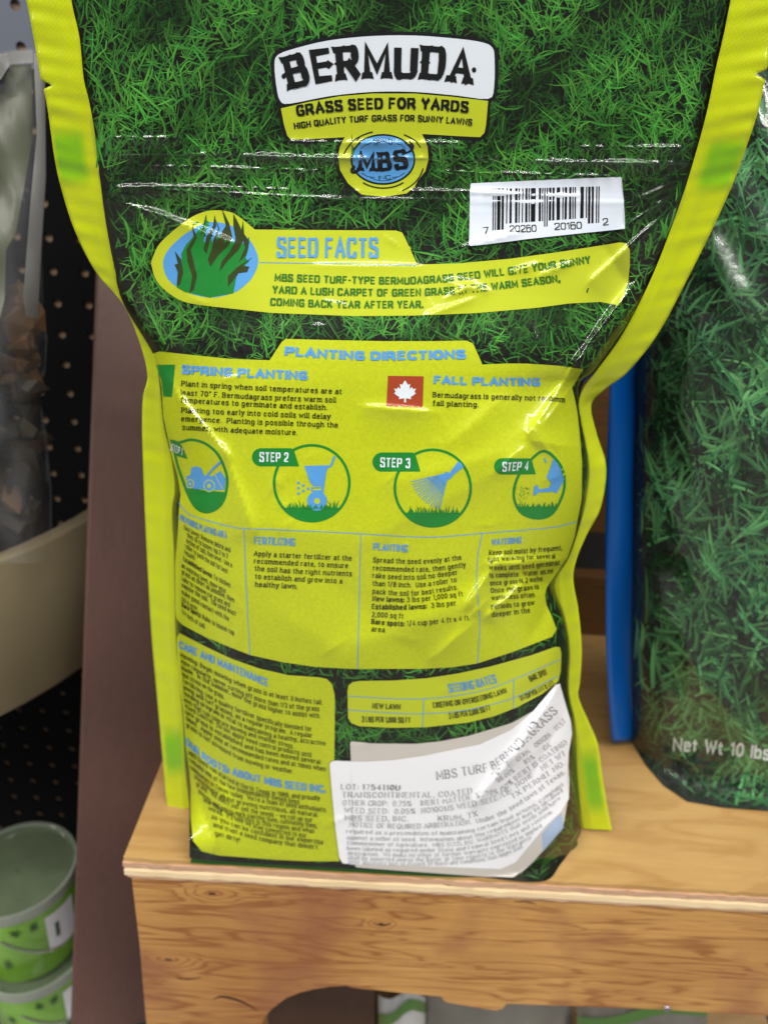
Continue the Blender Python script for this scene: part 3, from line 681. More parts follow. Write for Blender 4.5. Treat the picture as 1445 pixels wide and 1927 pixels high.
dirs = panel('directions_panel', 'large mottled lime panel of planting directions and four step pictures', [(DIRS, .00014, 'lime')])
s = Sheet(pouch_surf); s.area([(294, 686), (331, 686), (325, 747), (309, 746), (305, 715)], .00019, M['green']); s.build('green_corner_mark', dirs)
s = Sheet(pouch_surf)
s.stroke(crom([(338, 945), (348, 960), (370, 973), (432, 990), (460, 994), (560, 998), (679, 1004), (760, 1009), (823, 1010), (907, 1003), (999, 996), (1050, 990), (1084, 981)], 4), 1.5, .00019, M['blue'])
s.stroke(crom([(460, 994), (464, 1100), (471, 1232)], 6), 1.4, .000193, M['blue']); s.stroke(crom([(679, 1004), (676, 1130), (673, 1257)], 6), 1.4, .000193, M['blue'])
s.stroke(crom([(907, 1003), (898, 1050), (897, 1110), (902, 1170), (898, 1247)], 6), 1.4, .000193, M['blue'])
s.build('blue_rule', dirs)
K = M['ink']
rows = [
 ('PLANTING DIRECTIONS', [(538, 669), (620, 675), (694, 678), (780, 677), (875, 675)], 17, M['blue'], dict(style='black')),
 ('SPRING PLANTING', [(345, 703), (460, 710), (578, 715)], 16.5, M['blue'], dict(style='black')),
 ('Plant in spring when soil temperatures are at', [(343, 726), (480, 734), (643, 741)], 10, K, {}),
 ('least 70° F. Bermudagrass prefers warm soil', [(342, 743), (480, 751), (632, 757)], 10, K, {}),
 ('temperatures to germinate and establish.', [(342, 757), (480, 765), (616, 771)], 10, K, {}),
 ('Planting too early into cold soils will delay', [(343, 776), (480, 782), (622, 788)], 10, K, {}),
 ('emergence.  Planting is possible through the', [(343, 792), (480, 798), (636, 804)], 10, K, {}),
 ('summer, with adequate moisture.', [(345, 808), (450, 814), (560, 818)], 10, K, {}),
 ('FALL PLANTING', [(817, 722), (914, 725), (1014, 726)], 15.5, M['blue'], dict(style='black')),
 ('Bermudagrass is generally not recomm', [(814, 747), (920, 751), (1019, 754), (1060, 757)], 10, K, {}),
 ('fall planting.', [(814, 763), (900, 766)], 10, K, {}),
 ('PREPARING PLANTING AREA', [(341, 979), (372, 995), (400, 1005), (428, 1012)], 12, M['blue'], dict(style='bold', up=(0, -1))),
 ('FERTILIZING', [(479, 1023), (555, 1026)], 14, M['blue'], dict(style='bold')),
 ('Apply a starter fertilizer at the', [(479, 1045), (570, 1050), (662, 1054)], 9.6, K, {}),
 ('recommended rate, to ensure', [(479, 1059), (570, 1064), (655, 1068)], 9.6, K, {}),
 ('the soil has the right nutrients', [(480, 1073), (570, 1079), (662, 1083)], 9.6, K, {}),
 ('to establish and grow into a', [(481, 1088), (560, 1093), (644, 1097)], 9.6, K, {}),
 ('healthy lawn.', [(481, 1103), (560, 1107)], 9.6, K, {}),
 ('PLANTING', [(703, 1034), (766, 1038)], 13.5, M['blue'], dict(style='bold')),
 ('Spread the seed evenly at the', [(702, 1057), (799, 1060), (868, 1052)], 9.6, K, {}),
 ('recommended rate, then gently', [(702, 1072), (796, 1075), (876, 1066)], 9.6, K, {}),
 ('rake seed into soil no deeper', [(701, 1086), (782, 1090), (861, 1080)], 9.6, K, {}),
 ('than 1/8 inch.  Use a roller to', [(701, 1101), (785, 1104), (859, 1094)], 9.6, K, {}),
 ('pack the soil for best results.', [(701, 1116), (779, 1120), (861, 1108)], 9.6, K, {}),
 ('*New lawns:* 3 lbs per 1,000 sq ft', [(701, 1130), (779, 1132), (871, 1121)], 9.6, K, {}),
 ('*Established lawns:*  3 lbs per', [(700, 1145), (779, 1146), (858, 1138)], 9.6, K, {}),
 ('2,000 sq ft', [(700, 1160), (759, 1163)], 9.6, K, {}),
 ('*Bare spots:* 1/4 cup per 4 ft x 4 ft', [(699, 1173), (768, 1177), (882, 1166)], 9.6, K, {}),
 ('area', [(699, 1187), (724, 1189)], 9.6, K, {}),
 ('WATERING', [(924, 1025), (979, 1021)], 11.5, M['blue'], dict(style='bold', slant=.2)),
 ('Keep soil moist by frequent,', [(919, 1044), (990, 1040), (1056, 1034)], 9.4, K, dict(slant=.15)),
 ('light watering for several', [(918, 1058), (980, 1054), (1043, 1050)], 9.4, K, {}),
 ('weeks until seed germinat', [(921, 1072), (985, 1069), (1052, 1062)], 9.4, K, {}),
 ('is complete.  Water as ne', [(921, 1086), (985, 1083), (1040, 1077)], 9.4, K, {}),
 ('once grass is 2 inche', [(921, 1101), (980, 1097), (1020, 1092)], 9.4, K, {}),
 ('Once the grass is', [(922, 1115), (970, 1112), (1012, 1108)], 9.4, K, {}),
 ('water less often', [(924, 1129), (1004, 1123)], 9.4, K, {}),
 ('periods to grow', [(924, 1145), (1004, 1138)], 9.4, K, {}),
 ('deeper in the', [(925, 1160), (996, 1152)], 9.4, K, {}),
]
c1 = [("New lawns: Remove debris and", 348, 996, 435, 1039), ("then till to loosen top 2 to 3", 354, 1010, 430, 1050), ("inches of soil, then level.  Use a", 353, 1021, 438, 1067), ("roller to pack the soil for best", 351, 1031, 430, 1079), ("results.", 349, 1041, 370, 1053), ("*Established lawns:* To thicken", 347, 1055, 435, 1105), ("an existing lawn, mow your", 344, 1067, 427, 1116), ("grass as short as possible, then", 344, 1079, 442, 1133), ("rake to remove cut grass and", 344, 1092, 434, 1142), ("expose the soil.  The seed must", 344, 1104, 445, 1158), ("make good contact with the", 344, 1117, 432, 1168), ("soil to grow.", 344, 1129, 374, 1149), ("*Bare spots:* Rake to loosen top", 344, 1141, 442, 1195), ("1/4 inch of soil.", 344, 1154, 388, 1183)]
for t_, x0_, y0_, x1_, y1_ in c1:
    rows.append((t_, [(x0_, y0_), ((x0_+x1_)/2, (y0_+y1_)/2+2), (x1_, y1_)], 9.2, K, dict(up=(0, -1))))
words('directions_lettering', dirs, rows)

# step pictures
BL, GR = M['blue'], M['green']
def grass_fringe(s, x0, x1, y, h, seed, off=.00025):
    rg = np.random.RandomState(seed); x = x0
    while x < x1:
        hh = h*rg.uniform(.45, 1.1); d = rg.uniform(-7, 7)
        s.raw([(x-1.6, y+1), (x+1.6, y+1), (x+d*.45+.8, y-hh*.6), (x+d, y-hh), (x+d*.45-.8, y-hh*.6)], [(0, 1, 2, 3, 4)], off+rg.uniform(0, .00002), GR); x += rg.uniform(2.2, 4.5)
def step(cx, cy, rx, ry, tagp, txt, tb, cap, seed, outline=None):
    s = Sheet(pouch_surf)
    ring = outline if outline else ell(cx, cy, rx-2.5, ry-2.5, 56)
    s.stroke(ring, 5, .00020, GR, closed=True)
    gy_ = cy+ry*.62; low = clip1([tuple(map(float, q)) for q in ring], 1, gy_, True); s.area(low, .000205, GR)
    s.area(tagp, .00023, GR); s.build
    return s, gy_
def finish(s, n, t, lab):
    o = s.build('step_icon', pouch, label=lab); words('step_lettering', o, [t]); return o
# step 1, mower
R1 = crom([(330, 838), (345, 831), (362, 827), (387, 834), (410, 853), (424, 881), (429, 907), (423, 939), (410, 956), (390, 964), (371, 956), (358, 936), (346, 905), (334, 870)], 3, True)
s, g1 = step(380, 897, 48, 66, [(321, 826), (334, 829), (343, 837), (349, 850), (355, 864), (336, 858), (326, 850)], '', None, 10, 1, R1)
s.area([(352, 911), (380, 922), (428, 926), (420, 945), (408, 956), (390, 963), (372, 956), (358, 936)], .000215, GR)
s.area([(353, 918), (352, 897), (360, 893), (362, 880), (370, 877), (380, 880), (385, 894), (400, 896), (416, 886), (426, 900), (424, 921), (400, 922)], .00024, BL)
s.stroke([(390, 896), (404, 880), (417, 868)], 4, .00025, BL)
for x, y, r in ((359.5, 910, 6), (395.5, 914, 9)): s.area(ell(x, y, r+2, r+3, 20), .00026, M['lime']); s.area(ell(x, y, r, r+1, 20), .00028, BL); s.area(ell(x, y, r*.4, r*.45, 14), .0003, M['lime'])
s.stroke([(402, 884), (412, 904), (421, 920)], 1.4, .000262, M['lime'])
finish(s, 1, ('STEP 1', [(324, 847), (345, 856)], 13, M['white'], dict(style='bold', off=.0003, up=(0.1, -1))), 'step one picture of a blue lawn mower')
# step 2, spreader
def tagshape(x0, y0, x1, y1, dx=12): h = (y1-y0)/2; return [(x1-dx-4, y0), (x1-dx+2, y0+2), (x1, y1)]+ell(x0+h, (y0+y1)/2, h, h, 12, -90, -270)
s, g2 = step(587, 909, 73, 74, tagshape(475, 843, 563, 877), '', None, 17, 2)
s.area([(573, 876), (618, 875), (608, 912), (600, 914), (590, 914), (583, 906)], .00024, BL)
s.stroke([(617, 878), (623, 876), (630, 858)], 4, .00025, BL); s.stroke([(612, 884), (606, 930)], 5, .00025, BL)
s.stroke([(587, 917), (607, 917)], 2, .00025, BL); s.stroke([(587, 923), (607, 923)], 2, .00025, BL); s.stroke([(587, 916), (587, 924)], 2, .000255, BL)
grass_fringe(s, 541, 633, g2+1, 15, 5, .00023)
s.area(ell(597, 942, 18.5, 18.5, 30), .00027, BL); s.area(ell(597, 942, 5.5, 5.5, 16), .0003, M['lime'])
grass_fringe(s, 572, 620, g2+1, 9, 6, .00032)
for x, y in ((562, 908), (571, 913), (562, 918), (571, 923), (562, 928), (580, 919)): s.area(ell(x, y, 2.6, 2.6, 10), .00024, BL)
finish(s, 2, ('STEP 2', [(490, 868), (543, 869)], 17.5, M['white'], dict(style='bold', off=.0003)), 'step two picture of a blue spreader over grass')
# step 3, rake
s, g3 = step(814, 918, 73.5, 74.5, tagshape(701, 851, 791, 887), '', None, 17, 3)
s.area([(845, 890), (862, 868), (868, 872), (872, 878), (853, 893), (846, 902), (838, 898), (838, 886)], .00024, BL)
hx, hy = 846, 889
for i in range(15):
    a = math.radians(194+i*4.3); L_ = 78
    e = (hx+L_*math.cos(a)*(.95 if i < 12 else .92), hy-L_*math.sin(a)*(.9+.02*(i % 2)))
    s.stroke([(hx-2, hy), e], 1.4, .00024+i*.000002, BL)
s.stroke([(804, 897), (820, 908), (834, 929)], 2, .00029, BL)
grass_fringe(s, 768, 862, g3+1, 15, 7, .00024)
finish(s, 3, ('STEP 3', [(716, 878), (771, 880)], 17.5, M['white'], dict(style='bold', off=.0003)), 'step three picture of a blue leaf rake')
# step 4, watering can
R4 = crom([(1021, 848), (1002, 861), (977, 890), (966, 922), (969, 947), (983, 967), (1012, 975), (1038, 966), (1056, 934), (1061, 907), (1055, 879), (1038, 857)], 3, True)
s, g4 = step(1012, 912, 48, 66, tagshape(929, 862, 1007, 892, 10), '', None, 15, 4, R4)
s.area([(1040, 862), (1052, 880), (1060, 902), (1046, 928), (1030, 921), (1036, 908), (1027, 898), (1034, 880)], .00024, BL)
s.area([(1004, 914), (1010, 912), (1012, 920), (1034, 917), (1036, 925), (1012, 926), (1006, 932), (1002, 930)], .00025, BL)
s.stroke([(1023, 862), (1026, 870)], 3, .00025, BL)
rgx = np.random.RandomState(9)
for i in range(46):
    t = rgx.uniform(); a = math.radians(165+80*rgx.uniform()); r = 6+30*t; x, y = 1000+r*math.cos(a), 918-r*math.sin(a)*.9
    s.area([(x-1, y+1), (x+.2, y-1.3), (x+.9, y-.6), (x, y+1.3)], .00023, GR)
grass_fringe(s, 975, 1050, g4+1, 12, 8, .00024)
finish(s, 4, ('STEP 4', [(944, 886), (992, 884)], 16, M['white'], dict(style='bold', off=.0003, slant=.15)), 'step four picture of a blue watering can')
# maple leaf square
s = Sheet(pouch_surf); s.area([(730, 707), (797, 708), (795, 767), (727, 765)], .00020, M['red'])
half = [(0, -21), (5, -13), (9, -15), (8, -5), (13, -9), (14, -5), (20, -6), (17, 0), (20, 3), (10, 10), (11, 14), (1, 12), (1.2, 20)]
s.area([(762.5+x, 737+y) for x, y in half]+[(761.5-x, 737+y) for x, y in half[::-1]], .00024, M['white'])
s.build('leaf_emblem', pouch, label='small rust red square with a white maple leaf')

care = panel('care_panel', 'lime panel of small care text at lower left', [(CARE, .00014, 'lime')])
rows = [('CARE AND MAINTENANCE', [(339, 1219), (422, 1256), (505, 1291)], 14, BL, dict(style='black', up=(0, -1))),
 ('OUR ROOTS: ABOUT MBS SEED INC.', [(352, 1401), (414, 1448), (517, 1478), (612, 1491)], 14, BL, dict(style='black', up=(0, -1)))]
for t_, *pp in [
 ("Mowing: Begin mowing when grass is at least 3 inches tall.", (341, 1235), (438, 1284), (517, 1311), (607, 1325)),
 ("Mow regularly, never cutting off more than 1/3 of the grass", (342, 1247), (425, 1292), (509, 1325), (601, 1337)),
 ("blade.  In the summer, mow the grass higher to assist with", (343, 1259), (438, 1308), (514, 1338), (601, 1350)),
 ("heat stress on the grass.", (344, 1271), (423, 1315)),
 ("Fertilizing: Use a quality fertilizer specifically blended for", (345, 1283), (425, 1329), (517, 1363), (587, 1375)),
 ("lawns and turf grasses, on a regular program.  A regular", (346, 1295), (438, 1347), (525, 1376), (588, 1387)),
 ("feeding program is vital to maintaining a healthy, attractive", (346, 1306), (438, 1359), (517, 1387), (613, 1402)),
 ("lawn that can tolerate mowing and weather stress.", (347, 1318), (438, 1372), (553, 1408)),
 ("Weed Control:  Do not apply weed control products until", (349, 1331), (464, 1394), (586, 1424)),
 ("new grass is established and has been mowed several", (350, 1342), (464, 1407), (603, 1437)),
 ("times.  Apply only at recommended rates and at times when", (351, 1354), (464, 1420), (613, 1450)),
 ("grass is not stressed from mowing or weather.", (352, 1366), (451, 1429), (553, 1455)),
 ("MBS Seed was started in North Texas in 1989, and proudly", (356, 1419), (438, 1473), (506, 1494), (602, 1505)),
 ("remains one of the few independently-owned seed", (358, 1432), (438, 1485), (563, 1512)),
 ("companies in Texas today.  We're a team of seed enthusiasts", (360, 1446), (438, 1497), (613, 1527)),
 ("passionate about growing nutritious, all-natural", (368, 1463), (438, 1509), (597, 1536)),
 ("grass.  We don't just sell the seeds – we roll up our", (371, 1477), (451, 1523), (588, 1546)),
 ("sleeves and get to work planting them, cultivating them,", (375, 1491), (438, 1531), (597, 1557)),
 ("learning what thrives in this region and what", (385, 1508), (464, 1545), (592, 1567)),
 ("works.  It's how we stay connected to our", (394, 1524), (490, 1560), (577, 1575)),
 ("so you can be confident in our expertise", (400, 1540), (490, 1570), (609, 1588)),
 ("and trust a seed company that doesn't", (403, 1555), (500, 1583), (598, 1597)),
 ("get dirty!", (406, 1571), (452, 1584))]:
    rows.append((t_, list(pp), 8.8, K, dict(up=(0, -1))))
words('care_lettering', care, rows)

rates = panel('rates_table', 'lime seeding rates table above the white label', [(RATES, .00014, 'limeflat')])
s = Sheet(pouch_surf)
s.stroke(crom([(655, 1309), (740, 1314), (801, 1314), (860, 1308), (921, 1295), (985, 1270), (1052, 1241)], 4), 1.3, .00019, BL)
s.stroke(crom([(655, 1335), (740, 1341), (801, 1342), (880, 1335), (965, 1313), (1024, 1284), (1048, 1272)], 4), 1.3, .00019, BL)
s.stroke([(797, 1314), (795, 1368)], 1.3, .000193, BL); s.stroke([(966, 1279), (965, 1332)], 1.3, .000193, BL); s.build('blue_rule', rates)
words('rates_lettering', rates, [('SEEDING RATES', [(845, 1302), (890, 1295), (934, 1283)], 16, BL, dict(style='bold')), ('NEW LAWN', [(701, 1332), (753, 1334)], 10, K, dict(style='bold')),
 ('EXISTING OR OVERSEEDING LAWN', [(815, 1331), (890, 1321), (953, 1303)], 10, K, dict(style='bold')), ('BARE SPOT', [(997, 1282), (1029, 1268)], 11, K, dict(style='bold')),
 ('3 LBS PER 1,000 SQ FT', [(681, 1357), (772, 1359)], 10, K, dict(style='bold')), ('3 LBS PER 2,000 SQ FT', [(845, 1351), (890, 1344), (923, 1335)], 10, K, dict(style='bold')),
 ('1/4 CUP PER 4 FT X 4 FT', [(979, 1318), (1010, 1305), (1042, 1288)], 10, K, dict(style='bold'))])

# the clear glossy outer film laid over the print
s = Sheet(pouch_surf); s.big(OUT, .00037, M['lam'], np.arange(60, 1460, 3.5), np.concatenate([np.arange(-120, 240, 6), np.arange(240, 370, 1.5), np.arange(370, 1800, 3.5)]).astype(float))
s.build('clear_film', pouch, label='clear glossy creased outer film')
# stuck-on labels, each a real sheet with thickness
def sticker(name, poly, off, m_, label):
    s = Sheet(pouch_surf); s.area(poly, off, M[m_])
    n = len(poly)
    for i in range(n):
        a, b = poly[i-1], poly[i]; k = len(s.v); s.v += [(a[0], a[1], off-.00001), (b[0], b[1], off-.00001), (b[0], b[1], .0), (a[0], a[1], .0)]; s.c += [(1, 1, 1, 1)]*4; s.f.append((k, k+1, k+2, k+3) if parea(poly) < 0 else (k+3, k+2, k+1, k)); s.m.append(0)
    return s.build(name, pouch, label=label)
bl = sticker('backing_label', rnd(BACKL, 5), .00042, 'beige', 'beige paper label half hidden under the white one')
s = Sheet(pouch_surf); s.area([(1020, 1600), (1018, 1568), (1030, 1552), (1054, 1528), (1058, 1556), (1036, 1582)], .00046, M['paleblue']); s.build('pale_blue_corner', bl)
lot = sticker('lot_label', LOT, .00052, 'paper', 'creased white paper label of seed analysis text')
GI = M['greyink']; UPV = dict(style='times', off=.00070)
rows = [('MBS TURF BERMUDAGRASS', [(822, 1464), (880, 1455), (933, 1443), (977, 1405), (1046, 1338)], 16, GI, dict(style='times', off=.00070)),
 ('PURITY:   GERM.   ORIGIN:   TEST', [(929, 1460), (975, 1428), (1038, 1379), (1062, 1356)], 9, GI, UPV),
 ('LOT: *1754110U*', [(642, 1482), (753, 1484)], 10, GI, UPV),
 ('TRANSCONTINENTAL, COATED', [(644, 1497), (817, 1497), (889, 1489)], 10, GI, UPV),
 ('98.00%      85%      CA', [(935, 1470), (980, 1440), (1034, 1402)], 9, GI, UPV),
 ('OTHER CROP:  0.25%    INERT MATTER:  51.70% (50% INERT IS COATING)', [(645, 1512), (803, 1512), (931, 1491), (973, 1463), (1064, 1398)], 9.6, GI, UPV),
 ('WEED SEED:  0.05%  NOXIOUS WEED SEED/LB:  NONE    NET WT', [(648, 1526), (793, 1527), (921, 1507), (977, 1475), (1062, 1418)], 9.6, GI, UPV),
 ('MBS SEED, INC.           KRUM, TX              TX PERMIT NO.', [(649, 1540), (780, 1542), (887, 1535), (969, 1497), (1060, 1437)], 9.6, GI, UPV),
 ('   NOTICE OF REQUIRED ARBITRATION.  Under the seed laws of Texas,', [(658, 1552), (780, 1556), (905, 1544), (973, 1514), (1060, 1453)], 9, GI, UPV)]
yy = 1564
for i, t_ in enumerate(["required as a precondition of maintaining certain legal actions, complaint", "against a seller of seed.  Information about this requirement may be obtained", "Commissioner of Agriculture.  MBS SEED, INC. WARRANTS that seeds sold have", "been labeled as required under State and Federal Seed Laws and conform", "description.  We make no other or further warranty expressed or implied", "shall be asserted unless the Buyer or User reports to the Warrantor", "after discovery (not to exceed 30 days) any conditions that might lead"]):
    xe = (1058, 1056, 1052, 1036, 1018, 1000, 982)[i]; dy = (88, 88, 84, 68, 52, 40, 30)[i]
    rows.append((t_, [(652+i*.5, yy), (780, yy+4), (890, yy-2), ((890+xe)/2+12, yy-2-dy*.42), (xe, yy-dy)], 7.2, GI, UPV)); yy += (11.5, 10.5, 10, 9.2, 8.6, 8, 8)[i]
words('lot_lettering', lot, rows)
bc = sticker('barcode_sticker', rnd(BAR, 3), .00042, 'barpaper', 'white barcode sticker under the zip at right')
s = Sheet(pouch_surf)
Lc = ['0001101', '0011001', '0010011', '0111101', '0100011', '0110001', '0101111', '0111011', '0110111', '0001011']
dg = '720260201602'; bits = '101'+''.join(Lc[int(c)] for c in dg[:6])+'01010'+''.join(''.join('1' if x == '0' else '0' for x in Lc[int(c)]) for c in dg[6:])+'101'
i = 0
while i < 95:
    if bits[i] == '1':
        j = i
        while j < 95 and bits[j] == '1': j += 1
        u_, v_ = i/95, j/95; longb = i < 10 or i >= 85 or 45 <= i < 50
        def tb(u): return (926.5+200*u, 356-6*u)
        def bb(u): return (925.5+200*u, 434-15*u) if longb else (925.8+200*u, 423-15*u)
        a, b, c, d = tb(u_), tb(v_), bb(v_), bb(u_); sub = [a, b, c, d]
        pts = []
        for k in range(7):
            t = k/6; pts += [(a[0]*(1-t)+d[0]*t, a[1]*(1-t)+d[1]*t), (b[0]*(1-t)+c[0]*t, b[1]*(1-t)+c[1]*t)]
        s.raw(pts, [(2*k, 2*k+1, 2*k+3, 2*k+2) for k in range(6)], .00047, M['black']); i = j
    else: i += 1
s.build('barcode_bars', bc)
words('barcode_lettering', bc, [(t_, b_, 13, K, dict(style='sans', off=.00047)) for t_, b_ in (('7', [(909, 441), (918, 440)]), ('20260', [(958, 438), (1007, 436)]), ('20160', [(1042, 433), (1092, 430)]), ('2', [(1133, 424), (1142, 423)]))])

# side seals: fluttering ribbons along the seam
def seal(outer, inner, yo, yi, name, label, notch=None, patches=()):
    o_, i_ = np.array(crom(outer, 12)), np.array(crom(inner, 12)); n = len(o_); K_ = 10; rg = np.random.RandomState(len(outer))
    ph = rg.uniform(0, 6.28, 8); verts = []; faces = []; cols = []
    ta = np.linspace(0, 1, n); YO = np.interp(ta, np.linspace(0, 1, len(yo)), yo); YI = np.interp(ta, np.linspace(0, 1, len(yi)), yi)
    for i in range(n):
        for k in range(K_+1):
            t = k/K_; q = i_[i]*(1-t)+o_[i]*t
            if k >= K_-1 and notch and abs(q[1]-notch) < 8: q = q+(i_[i]-o_[i])*(.24 if k == K_ else .13)*(1-abs(q[1]-notch)/8)
            Y = q[1]; fl = sum(.00013*math.sin(Y*f_+ph[z]+t*3) for z, f_ in enumerate((.021, .047, .083, .13, .19)))
            y = YI[i]*(1-t)+YO[i]*t+fl*(.25+t)-.0007*math.exp(-((t-.34)/.06)**2)
            verts.append(at_y(q[0], q[1], y))
            g = 0
            for p0, p1, t0, t1 in patches: g = max(g, float(sstep(p0-22, p0+16, Y)*(1-sstep(p1-16, p1+22, Y))*sstep(t0-.15, t0+.1, t)*(1-sstep(t1-.02, t1+.08, t))))
            a, b = np.array((.50, .58, .008)), np.array((.20, .45, .008)); cols.append((*(a*(1-g)+b*g), 1))
    for i in range(n-1):
        for k in range(K_):
            a = i*(K_+1)+k; faces.append((a, a+1, a+K_+2, a+K_+1))
    ob = mesh(name, verts, faces, M['seal'], pouch, smooth=True, cols=cols)
    so = ob.modifiers.new('film', 'SOLIDIFY'); so.thickness = .00022; so.offset = 0
    ob['label'] = label; return ob
seal([(20, -110), (50, 0), (64, 70), (78, 148), (88, 190), (96, 245), (104, 300), (115, 350), (140, 430), (180, 510), (232, 572), (262, 640), (278, 705), (270, 745), (268, 800), (270, 880), (274, 980), (280, 1100), (286, 1200), (295, 1300), (304, 1400), (311, 1480), (316, 1531)],
     [(125, -110), (135, 0), (150, 70), (158, 148), (168, 190), (178, 245), (184, 300), (194, 350), (206, 430), (222, 510), (240, 572), (300, 640), (312, 705), (318, 745), (322, 800), (334, 880), (330, 980), (336, 1100), (338, 1200), (348, 1300), (354, 1400), (358, 1480), (360, 1520)],
     [.018, .022, .028, .036, .044, .044, .036], [.014, .018, .025, .036, .0405, .0385, .035], 'side_seal', 'lime left hand seal with a tear notch and green patch', notch=160, patches=((252, 338, .3, .93), (1380, 1450, .25, .85)))
seal([(1480, -110), (1462, 0), (1450, 70), (1442, 130), (1430, 190), (1416, 240), (1398, 290), (1376, 350), (1340, 430), (1290, 530), (1236, 630), (1180, 700), (1138, 732), (1112, 762), (1122, 815), (1138, 865), (1139, 905), (1128, 960), (1104, 1005), (1085, 1050), (1078, 1090), (1088, 1150), (1094, 1220), (1091, 1280), (1088, 1312), (1108, 1360), (1124, 1400), (1133, 1460), (1142, 1515), (1151, 1563)],
     [(1395, -110), (1374, 0), (1360, 70), (1346, 130), (1334, 190), (1322, 240), (1308, 290), (1290, 350), (1262, 430), (1222, 530), (1170, 630), (1120, 700), (1096, 732), (1088, 762), (1086, 815), (1098, 865), (1092, 905), (1084, 960), (1070, 1005), (1050, 1050), (1038, 1090), (1044, 1150), (1058, 1220), (1058, 1280), (1060, 1312), (1070, 1360), (1074, 1400), (1082, 1460), (1088, 1515), (1095, 1560)],
     [.016, .022, .030, .045, .042, .040, .034], [.013, .018, .028, .036, .042, .039, .035], 'side_seal', 'lime right hand seal that bends in a wave', notch=140, patches=((268, 352, .25, .9), (1425, 1520, .35, .85)))
# back film and base
bx = np.arange(120, 1420, 18.0); by = np.arange(-110, 1640, 18.0)
s = Sheet(pouch_surf); s.area(OUT, 0, M['backfilm'], gx=bx*0+np.arange(len(bx))*18+100, gy=by)
a = np.array(s.v); p = pouch_surf.P(a[:, 0], a[:, 1]); sy_ = SEAM(a[:, 1]); p[:, 1] = np.maximum(2*sy_-p[:, 1]+.001, sy_); p[:, 2] = np.maximum(p[:, 2], .0009)
mesh('back_panel', p, s.f, M['backfilm'], pouch, smooth=True)
bt = np.array(bottom); p = pouch_surf.P(bt[:, 0], bt[:, 1]); q = p.copy(); q[:, 1] = np.maximum(2*.034-p[:, 1], p[:, 1]+.002); n = len(p); p[:, 2] = .0007; q[:, 2] = .0007
mesh('base_gusset', list(p)+list(q), [(i, i+1, n+i+1, n+i) for i in range(n-1)], M['backfilm'], pouch)
# zip track ribs standing proud of the film inside the header
for y0 in (289,):
    s = Sheet(pouch_surf); xs = np.arange(196, 1300, 8.0); pts = [(x, y0+.018*(x-180)+1.5*math.sin(x*.013)) for x in xs]
M['zip'] = mat('clear_zip_ridge', (.05, .09, .05), rough=.1, coat=.4, bump=.3, bscale=500, alpha=.3)
s.stroke(pts, 3.2, .00032, M['zip']); s.build('zip_closure', pouch)
#@@REST
# ================================================================== helpers for solid things
def prism(name, poly3, thick, mats, parent=None, bevel=0, smooth=False):
    """solid slab from a planar outline (3D points) and a thickness vector"""
    n = len(poly3); t = np.array(thick); a = [np.array(p) for p in poly3]; b = [p+t for p in a]
    nr = np.zeros(3)
    for i in range(n): nr += np.cross(a[i-1], a[i])
    f = [tuple(range(n)), tuple(range(n, 2*n))[::-1]] + [((i+1) % n, i, n+i, n+(i+1) % n) for i in range(n)]
    if nr @ t > 0: f = [q[::-1] for q in f]
    o = mesh(name, a+b, f, mats, parent, smooth=smooth)
    if bevel:
        m_ = o.modifiers.new('b', 'BEVEL'); m_.width = bevel; m_.segments = 2; m_.limit_method = 'ANGLE'
    return o
def box(name, lo, hi, m_, parent=None, bevel=0):
    (x0, y0, z0), (x1, y1, z1) = lo, hi
    return prism(name, [(x0, y0, z0), (x1, y0, z0), (x1, y1, z0), (x0, y1, z0)], (0, 0, z1-z0), m_, parent, bevel)
